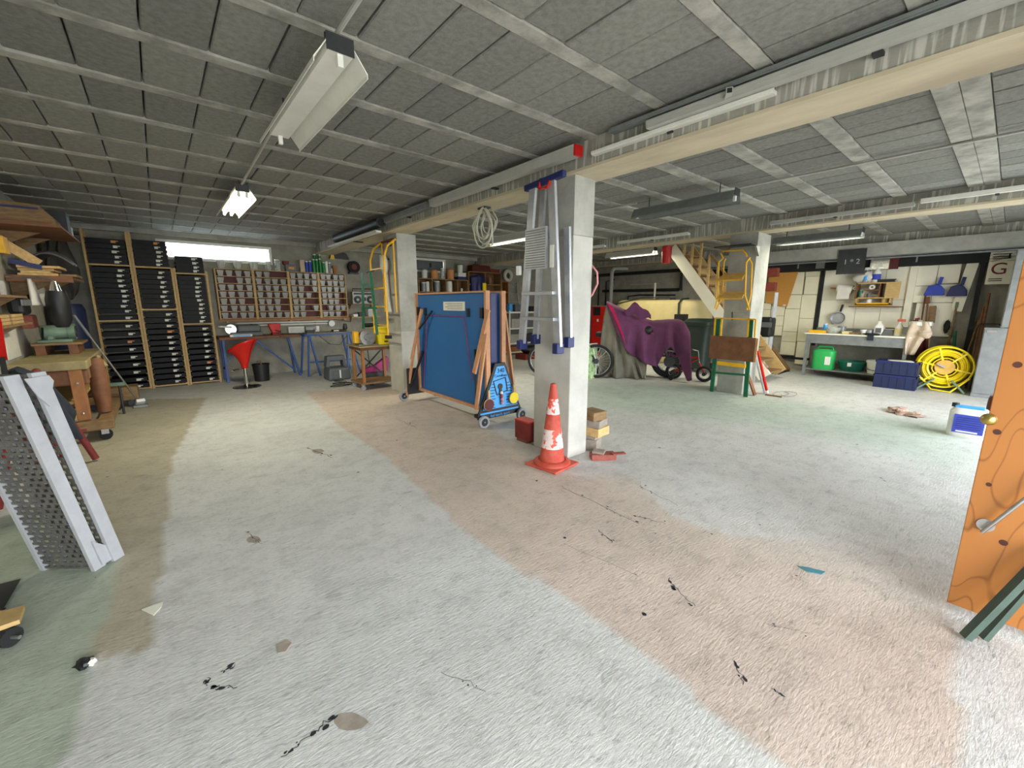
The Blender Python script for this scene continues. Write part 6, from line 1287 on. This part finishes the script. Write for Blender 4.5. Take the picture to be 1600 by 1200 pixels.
MB().tube([(WX1+.02,WY0+.45,.83),(WX1+.05,WY0+.4,.85),(WX1+.11,WY0+.36,.74)],.02,8).build('curved_tube','bench_wood',t,smooth=True)
MB().box(WX0,WX1+.12,WY0-.06,WY0+.06,.12,.22).build('base_beam','old_wood',t,bevel=.006); MB().box(WX0,WX1+.12,WY1-.12,WY1,.12,.22).build('base_beam','old_wood',t,bevel=.006); MB().box(WX0+.0,WX0+.1,WY0+.06,WY1-.12,.12,.22).box(WX1,WX1+.1,WY0+.06,WY1-.12,.12,.22).build('base_rail','old_wood',t)
MB().box(WX0+.04,WX1-.12,WY0+.08,WY1-.2,.4,.43).build('lower_shelf','pale_wood',t); MB().box(WX0+.04,WX1-.15,WY0+.02,WY0+.05,.25,.36).build('lower_board','pale_wood',t)
for y_ in (WY0,WY1-.06): 
    for x_ in (WX1+.04,WX0+.1):
        o=MB().lathe([(0,-.018),(.055,-.018),(.055,.018),(0,.018)],(x_,y_,.055),18,RX(PI/2)).build('castor','black_rubber',t,smooth=True); MB().box(x_-.03,x_+.03,y_-.028,y_+.028,.065,.12).build('fork','steel',o)
for x_,z_ in ((WX1-.1,.62),(WX1-.1,.3)): MB().ball((x_,WY0+.01,z_),.014,8,6).build('bolt','steel',t,smooth=True)
t=T('wooden_box_step','small wooden box stand carrying the green grinder','box',(-.95,7.2,.85)); MB().box(-1.12,-.72,6.95,7.5,.96,.985).build('board','old_wood',t); MB().box(-1.1,-1.02,6.97,7.45,.851,.96).box(-.84,-.76,6.97,7.45,.851,.96).build('runner','brown_wood',t)
t=T('green_bench_grinder','green bench grinder on the wooden box over the old workbench','grinder',(-.95,7.2,.986)); MB().box(-1.08,-.8,7.0,7.35,.986,1.02).build('base','sage_metal',t,bevel=.008)
MB().tube([(-1.06,7.15,1.10),(-.84,7.2,1.10)],.08,18).build('motor','sage_metal',t,smooth=True); MB().tube([(-.84,7.2,1.10),(-.78,7.2,1.10)],.09,20).build('wheel_guard','sage_metal',t,smooth=True); MB().tube([(-.80,7.2,1.10),(-.77,7.2,1.10)],.065,18).build('grinding_wheel','dark_metal',t,smooth=True); MB().tube([(-1.0,7.2,1.1),(-1.0,7.1,.99)],.05,8).build('foot','sage_metal',t)
t=T('small_dark_vice','dark metal bench grinder stand on castors beside the workbench','stand',(-.55,7.9,0)); MB().tube([(-.5,7.35,.0),(-.5,7.35,.42)],.014,8).build('rod','dark_metal',t); MB().bar((-.62,7.37,.4),(-.44,7.33,.4),.04).build('clamp','sage_metal',t); MB().box(-.9,-.35,7.8,8.1,.1,.28).build('wood_block','old_wood',t); 
for x_ in (-.8,-.42): MB().lathe([(0,-.015),(.05,-.015),(.05,.015),(0,.015)],(x_,7.82,.05),14,RX(PI/2)).build('castor','dark_metal',t,smooth=True)
# mop
t=T('long_handled_mop','grey metal mop with a long pole leaning on the workbench','mop',(-.36,7.75,0)); a=Vector((-.36,7.75,.08)); b_=PX(115,492,-.78); MB().tube([a,b_],.011,8).build('pole','steel',t,smooth=True); MB().tube([b_-(b_-a).normalized()*.3,b_],.015,8).build('grip','grey_metal',t,smooth=True); MB().bar((-.36,7.79,.02),(-.33,7.68,.1),.1,.05).build('head','white_plastic',t,bevel=.01); MB().box(-.42,-.26,7.63,7.77,0,.035).build('pad','grey_metal',t,bevel=.008)
# things on left wall
def wallbox(nm,lab,cat,x0,y0,x1,y1,X,th,m_,extra=None,bev=.004):
    a=PX(x0,y0,X); b_=PX(x1,y1,X); t=T(nm,lab,cat,(X,(a.y+b_.y)/2,min(a.z,b_.z))); MB().box(X-th,X,min(a.y,b_.y),max(a.y,b_.y),min(a.z,b_.z),max(a.z,b_.z)).build('body',m_,t,bevel=bev); return t,a,b_
# plank shelf: cut boards piled across it, ends towards the room
t=T('plank_shelf','wooden wall shelf loaded with cut boards above the workbench','shelf',(-.95,7.4,1.68)); SY0,SY1=6.95,8.0
MB().box(-1.19,-.70,SY0,SY1,1.70,1.725).build('board','old_wood',t); MB().box(-1.19,-.69,SY0-.02,SY0,1.66,1.73).build('front_batten','brown_wood',t)
for y_ in (SY0+.1,7.5,SY1-.15): MB().prism([(0,0),(.38,0),(0,-.25)],(-1.19,y_,1.7),(1,0,0),(0,0,1),(0,.03,0)).build('bracket','old_wood',t)
for i,(z_,x0_,x1_,y0_,m_,lab) in enumerate([(1.727,-1.1,-.80,6.93,'cut_wood','lowest pale board on the plank shelf'),(1.755,-1.08,-.86,6.95,'cut_wood','second pale board on the plank shelf'),(1.783,-1.1,-.83,6.97,'pale_wood','third shorter board on the plank shelf'),(1.811,-1.1,-.78,6.94,'cut_wood','wide top board of the plank shelf pile'),(1.727,-.79,-.66,6.96,'old_wood','short brown offcut at the right end of the plank shelf')]):
    o=MB().box(x0_,x1_,y0_,y0_+.5,z_,z_+.025).build('cut_board',m_); tag(o,lab,'board')
t=T('slanting_board','pale board sticking up slanted from the pile on the plank shelf','board',(-1.0,6.98,1.84)); MB().bar((-1.17,6.92,2.07),(-.93,6.97,1.855),.09,.025,up=(0,1,0)).build('board','cut_wood',t)
t=T('grey_sheet','grey plastic sheet bulging over the board pile','sheet',(-.9,7.3,1.84)); MB().grid(lambda u,v:(-1.08+.40*u,7.1+.6*v,1.84+(.14+.05*math.sin(3*v))*math.sin(PI*(u*.9+.05))+.012*math.sin(14*v)),10,12).build('sheet_body','grey_plastic',t,smooth=True,solid=.006)
t=T('blue_folder','dark blue folder under the slanting board','folder',(-1.05,6.95,1.84)); MB().cbox((-1.03,6.95,1.845),(.24,.04,.05),RY(.25)).build('folder_body','navy',t)
t=T('upper_wall_shelf','upper wall shelf near the ceiling under the plywood box','shelf',(-1.0,6.8,2.2)); MB().box(-1.19,-.66,6.5,7.9,2.2,2.22).build('board','brown_wood',t)
for y_ in (7.1,7.7): MB().prism([(0,0),(.3,0),(0,-.15)],(-1.19,y_,2.2),(1,0,0),(0,0,1),(0,.03,0)).build('bracket','old_wood',t)
t=T('plywood_box','brown plywood box with a dark slot on the upper wall shelf','box',(-.95,6.8,2.166)); MB().prism([(0,0),(.42,0),(.41,.08),(.32,.19),(0,.2)],(-1.12,6.52,2.221),(1,0,0),(0,0,1),(0,.45,0)).build('case','old_wood',t,bevel=.004); MB().box(-1.05,-.80,6.505,6.519,2.36,2.38).build('dark_slot','navy',t); MB().box(-1.1,-.72,6.505,6.519,2.235,2.25).build('batten','brown_wood',t)
carton((-.74,7.15,2.221),(.16,.25,.22),'black_plastic','black_case_upper','black case at the far end of the upper wall shelf'); carton((-.78,7.5,2.221),(.2,.25,.12),'paper','yellowed_box','yellowed box behind the black case on the upper shelf')
# wooden frame and window frame leaning on wall
t,a,b_=wallbox('old_window','white wooden window frame hanging on the left wall','frame',22,350,64,380,-1.14,.03,'dark_metal')
for (c0,c1,d0,d1) in ((0,.05,0,1),(.95,1,0,1),(0,1,0,.12),(0,1,.88,1),(.45,.5,0,1)): MB().box(-1.14,-1.10,b_.y+(a.y-b_.y)*c0,b_.y+(a.y-b_.y)*c1,b_.z+(a.z-b_.z)*d0,b_.z+(a.z-b_.z)*d1).build('frame_bar','joist_concrete',t)
t,a,b_=wallbox('yellow_level','yellow and white long level hanging at the left edge','level',3,368,17,398,-1.1,.04,'yellow_paint'); 
# lower wall shelf at left edge
for i,(z_,lab) in enumerate(((1.5,'upper narrow wall shelf at the left edge of the view'),(1.24,'lower narrow wall shelf with timber offcuts at the left edge'))):
    t=T('narrow_wall_shelf',lab,'shelf',(-1.1,5.9,z_)); MB().box(-1.19,-1.0,5.0,6.5,z_-.02,z_).build('board','old_wood',t)
    for y_ in (5.3,6.3): MB().prism([(0,0),(.15,0),(0,-.1)],(-1.19,y_,z_-.02),(1,0,0),(0,0,1),(0,.02,0)).build('bracket','old_wood',t)
for i in range(6):
    z_=1.241+.03*(i//2); y_=5.35+.5*(i%2); o=MB().box(-1.16+.02*(i%2),-1.02,y_,y_+.42,z_,z_+.026).build('wood_offcut','pale_wood'); tag(o,['lowest left','lowest right','middle left','middle right','top left','top right'][i]+' pale offcut on the lower narrow wall shelf','offcut','wood offcuts on the narrow shelf')
o=None
for i,(y_,m_,h,r,lab) in enumerate([(5.4,'white_plastic',.12,.04,'white jar on the upper narrow wall shelf'),(5.6,'brown_wood',.14,.035,'brown jar on the upper narrow wall shelf'),(5.85,'dull_red',.1,.045,'red tin on the upper narrow wall shelf'),(6.1,'clear_plastic',.13,.04,'clear jar on the upper narrow wall shelf')]): vessel((-1.1,y_,1.501),r,h,m_,'small_jar',lab,'jar')
# pinned sheets
t,a,b_=wallbox('blue_grey_chart','pale blue grey chart hanging on the left wall','chart',2,507,34,556,-1.185,.012,'white_cloth'); MB().box(-1.185,-1.18,b_.y+.1,b_.y+.25,b_.z+.05,a.z-.1).build('blue_smear','blue_ink',t) if False else None
# hanging tools on the wall
t,a,b_=wallbox('black_welding_mask','black welding mask hanging over the workbench','mask',34,462,52,492,-1.03,.12,'black_plastic',bev=.04); MB().box(-1.03,-1.02,b_.y+.1,a.y-.1,(a.z+b_.z)/2,(a.z+b_.z)/2+.06).build('visor','grey_metal',t)
t=T('white_rag','white and beige cloths hanging above the welding mask','cloth',tuple(PX(55,470,-1.0))); MB().grid(lambda u,v:PX(44+20*u+6*v,435+42*v,-1.02)+Vector((.05*math.sin(7*u)*v,0,-.1*(1-u)*0)),10,10).build('cloth_body','white_cloth',t,smooth=True,solid=.02)
lump(PX(64,468,-1.0),(.06,.14,.07),5).build('white_fold','white_cloth',t,smooth=True)
t,a,b_=wallbox('orange_drill','dark drill with a brownish red body hanging on the left wall','power tool',50,492,62,512,-1.06,.1,'brick_red',bev=.02); MB().tube([(-1.02,b_.y,b_.z),(-1.02,b_.y+.1,b_.z-.15),(-1.02,a.y,b_.z-.12),(-1.02,a.y+.1,b_.z)],.01,6).build('cord','black_plastic',t,smooth=True)
t=T('black_lamp','black work lamp with a shiny silver socket over the workbench','lamp',tuple(PX(88,460,-.95))); p=PY(84,440,6.86); MB().lathe([(.03,0),(.045,-.08),(.05,-.1)],p,14).build('socket','chrome',t,smooth=True); MB().lathe([(.08,-.1),(.1,-.2),(.09,-.42),(.05,-.5)],p,14).build('shade','black_plastic',t,smooth=True); MB().tube([p,p+Vector((-.02,0,.03)),(-1.18,p.y,p.z+.04)],.01,6).build('arm','steel',t,smooth=True)
# curtain between bench and shelves
t=T('dark_curtain','dark grey dust sheet hanging between the workbench and tray shelves','curtain',(-.98,9.0,.8)); MB().grid(lambda u,v:(-1.17+.30*u+.04*math.sin(v*6+u*4), 8.9+.25*u+.05*math.sin(u*14), 2.45-.85*v-.12*math.sin(PI*u)*v),14,12).build('cloth','curtain',t,smooth=True,solid=.01); MB().tube([(-1.19,8.9,2.47),(-.85,9.15,2.47)],.012,6).build('rod','dark_metal',t); MB().box(-.86,-.77,9.14,9.3,2.45,2.49).build('rod_support','dark_metal',t)
t=T('dark_blue_barrel','dark blue barrel behind the old workbench','barrel',(-.98,8.6,0)); MB().lathe([(.17,0),(.19,.1),(.19,1.35),(.16,1.42),(0,1.43)],(-.98,8.6,0),20).build('drum','blue_crate',t,smooth=True); MB().lathe([(.195,.5),(.2,.52),(.195,.54)],(-.98,8.6,0),20).build('hoop','dark_metal',t,smooth=True)
t=T('red_pipe_wrench','long dark red bar tool hanging behind the grinder','tool',(-1.1,7.6,1.25)); MB().bar(PX(88,480,-1.08),PX(96,518,-1.08),.04,.03).build('bar','dull_red',t); MB().bar(PX(96,470,-1.1),PX(100,490,-1.1),.15,.02,up=(1,0,0)).build('wood_back','old_wood',t); MB().bar(PX(88,480,-1.08),PX(88,480,-1.08)+Vector((-.11,0,0)),.015).build('nail','dark_metal',t)
# red thing at left edge
t=T('red_handle_tool','red handled tool with dark tip at the left edge above the ramp','tool',tuple(PX(3,560,-.9))); MB().bar(PX(-6,500,-.95),PX(3,560,-.9),.05,.04).build('red_handle','red_paint',t); MB().bar(PX(3,560,-.9),PX(9,588,-.88),.03,.03).build('tip','dark_metal',t)
# dolly & dark board at lower left
t=T('wheeled_dolly','small wooden dolly with a black castor at the lower left edge','dolly',(-.8,2.5,0)); 
MB().add([tuple(p) for p in [PZ(38,946,.10),PZ(10,953,.10),PZ(-60,960,.10),PZ(-60,1000,.10),PZ(30,968,.10)]]+[tuple(p+Vector((0,0,-.02))) for p in [PZ(38,946,.10),PZ(10,953,.10),PZ(-60,960,.10),PZ(-60,1000,.10),PZ(30,968,.10)]],[(4,3,2,1,0),(5,6,7,8,9),(0,1,6,5),(1,2,7,6),(2,3,8,7),(3,4,9,8),(4,0,5,9)]).build('deck','pale_wood',t)
p=PZ(12,1010,0); MB().tube([Vector((p.x-.02,p.y+.03,.04)),Vector((p.x+.02,p.y-.01,.04))],.04,18).build('castor','black_rubber',t,smooth=True); MB().tube([Vector((p.x+.02,p.y-.01,.04)),Vector((p.x+.045,p.y-.03,.04))],.008,8).build('axle','steel',t)
t=T('dark_slate_board','dark grey flat board lying at the left edge behind the dolly','board',(-.8,2.9,0)); MB().add([tuple(p) for p in [PZ(33,904,.015),PZ(-50,925,.015),PZ(-50,985,.015),PZ(5,952,.015)]]+[tuple(p) for p in [PZ(33,904,.0),PZ(-50,925,.0),PZ(-50,985,.0),PZ(5,952,.0)]],[(3,2,1,0),(4,5,6,7),(0,1,5,4),(1,2,6,5),(2,3,7,6),(3,0,4,7)]).build('slab','dark_metal',t)
# litter on the floor
t=T('crumpled_wrapper','small crumpled black and white wrapper on the floor at lower left','wrapper',tuple(PZ(133,1040,0))); c=PZ(133,1040,0); lump(c+Vector((0,0,.012)),(.028,.03,.014),4,12,8,.35).build('dark_part','black_plastic',t,smooth=True); lump(c+Vector((.022,-.012,.012)),(.014,.018,.012),6,10,6,.35).build('white_part','white_plastic',t,smooth=True)
def flat(pp,m_,lab,nm,cat,h=.003,curl=0):
    a=[PZ(x,y,h) for x,y in pp]; n_=len(a); 
    o=MB().add([tuple(p+Vector((0,0,curl if i==0 else 0))) for i,p in enumerate(a)]+[(p.x,p.y,.0005) for p in a],[tuple(range(n_)),tuple(reversed(range(n_,2*n_)))]+[(i,i+n_,(i+1)%n_+n_,(i+1)%n_) for i in range(n_)]).build(nm,m_); tag(o,lab,cat); return o
flat([(221,952),(240,961),(252,948),(254,940)],'paper','small torn white paper scrap on the floor near the left','paper_scrap','paper',.004)
flat([(1246,884),(1262,886),(1290,893),(1284,897),(1262,893)],'teal_strip','pale teal paper strip on the floor at right','teal_scrap','paper',.004)
flat([(431,1008),(447,1000),(456,1004),(446,1018),(434,1020)],'grey_stone','small grey flat chip on the pale floor','grey_chip','chip',.004)
# black paint splashes on the floor (dried drips)
sp=random.Random(9); FL=floor
def splash(x0,y0,x1,y1,n_,w,seed):
    r_=random.Random(seed); q=MB()
    for i in range(n_):
        f=r_.random(); x=x0+(x1-x0)*f+r_.gauss(0,2.5); y=y0+(y1-y0)*f+r_.gauss(0,2.5); c=PZ(x,y,0); rr_=w*r_.uniform(.4,1.3); st_=r_.uniform(1,2.4)
        dv=(PZ(x1,y1,0)-PZ(x0,y0,0)).normalized(); pv=Vector((-dv.y,dv.x,0)); pts=[]
        for k in range(9): a=2*PI*k/9; s_=r_.uniform(.7,1.2); pts.append(c+dv*rr_*st_*math.cos(a)*s_+pv*rr_*math.sin(a)*s_)
        q.add([(p.x,p.y,.0012) for p in pts],[tuple(range(9))])
    a,b_=PZ(x0,y0,0),PZ(x1,y1,0); d=(b_-a).normalized(); pv=Vector((-d.y,d.x,0)); L_=8; ww=w*.28
    vs=[]; 
    for i in range(L_+1): p=a.lerp(b_,i/L_)+pv*r_.gauss(0,.006); vs+=[(p.x+pv.x*ww,p.y+pv.y*ww,.001),(p.x-pv.x*ww,p.y-pv.y*ww,.001)]
    q.add(vs,[(2*i,2*i+1,2*i+3,2*i+2) for i in range(L_)]); q.build('paint_splash','dark_paint_spot',FL)
for i,a in enumerate([(320,1072,330,1058,3,.008),(330,1075,372,1072,5,.006),(345,1052,368,1040,4,.007),(520,1122,488,1146,4,.008),(488,1146,440,1185,4,.005),(1043,903,1056,921,4,.008),(1056,921,1086,947,4,.005),(935,828,958,848,5,.007),(880,762,1000,818,14,.006),(990,805,1040,818,5,.006),(1145,1035,1165,1070,5,.006),(1195,975,1265,990,3,.003),(1205,1075,1218,1085,2,.006),(620,655,650,668,5,.008),(1378,748,1380,749,2,.007),(384,830,410,850,6,.004),(880,850,1000,900,6,.003),(480,700,520,715,5,.01),(690,1050,760,1080,3,.003),(1240,903,1262,910,3,.003),(1000,760,1060,790,6,.005)]): splash(*a,seed=40+i)
for i,(x,y,rx,ry,m_) in enumerate([(548,1128,26,14,'grey_stone'),(397,843,12,6,'grey_stone'),(497,705,9,4,'grey_stone')]):
    q=MB(); r_=random.Random(i); pts=[PZ(x+rx*math.cos(2*PI*k/14)*r_.uniform(.8,1.15),y+ry*math.sin(2*PI*k/14)*r_.uniform(.8,1.15),.0009) for k in range(14)]; q.add([tuple(p) for p in pts],[tuple(reversed(range(14)))]).build('grey_filler_patch',m_,FL)

q=MB(); r_=random.Random(77)
for i in range(170):
    c=Vector((r_.uniform(-.8,8.5),r_.uniform(.6,8.2),.0012)); rr_=r_.choice([.003,.004,.005,.007,.011]); q.add([(c.x+rr_*math.cos(k*PI/3)*r_.uniform(.7,1.3),c.y+rr_*math.sin(k*PI/3)*r_.uniform(.7,1.3),c.z) for k in range(6)],[tuple(range(6))])
q.build('paint_specks','dark_paint_spot',FL,kind='stuff')
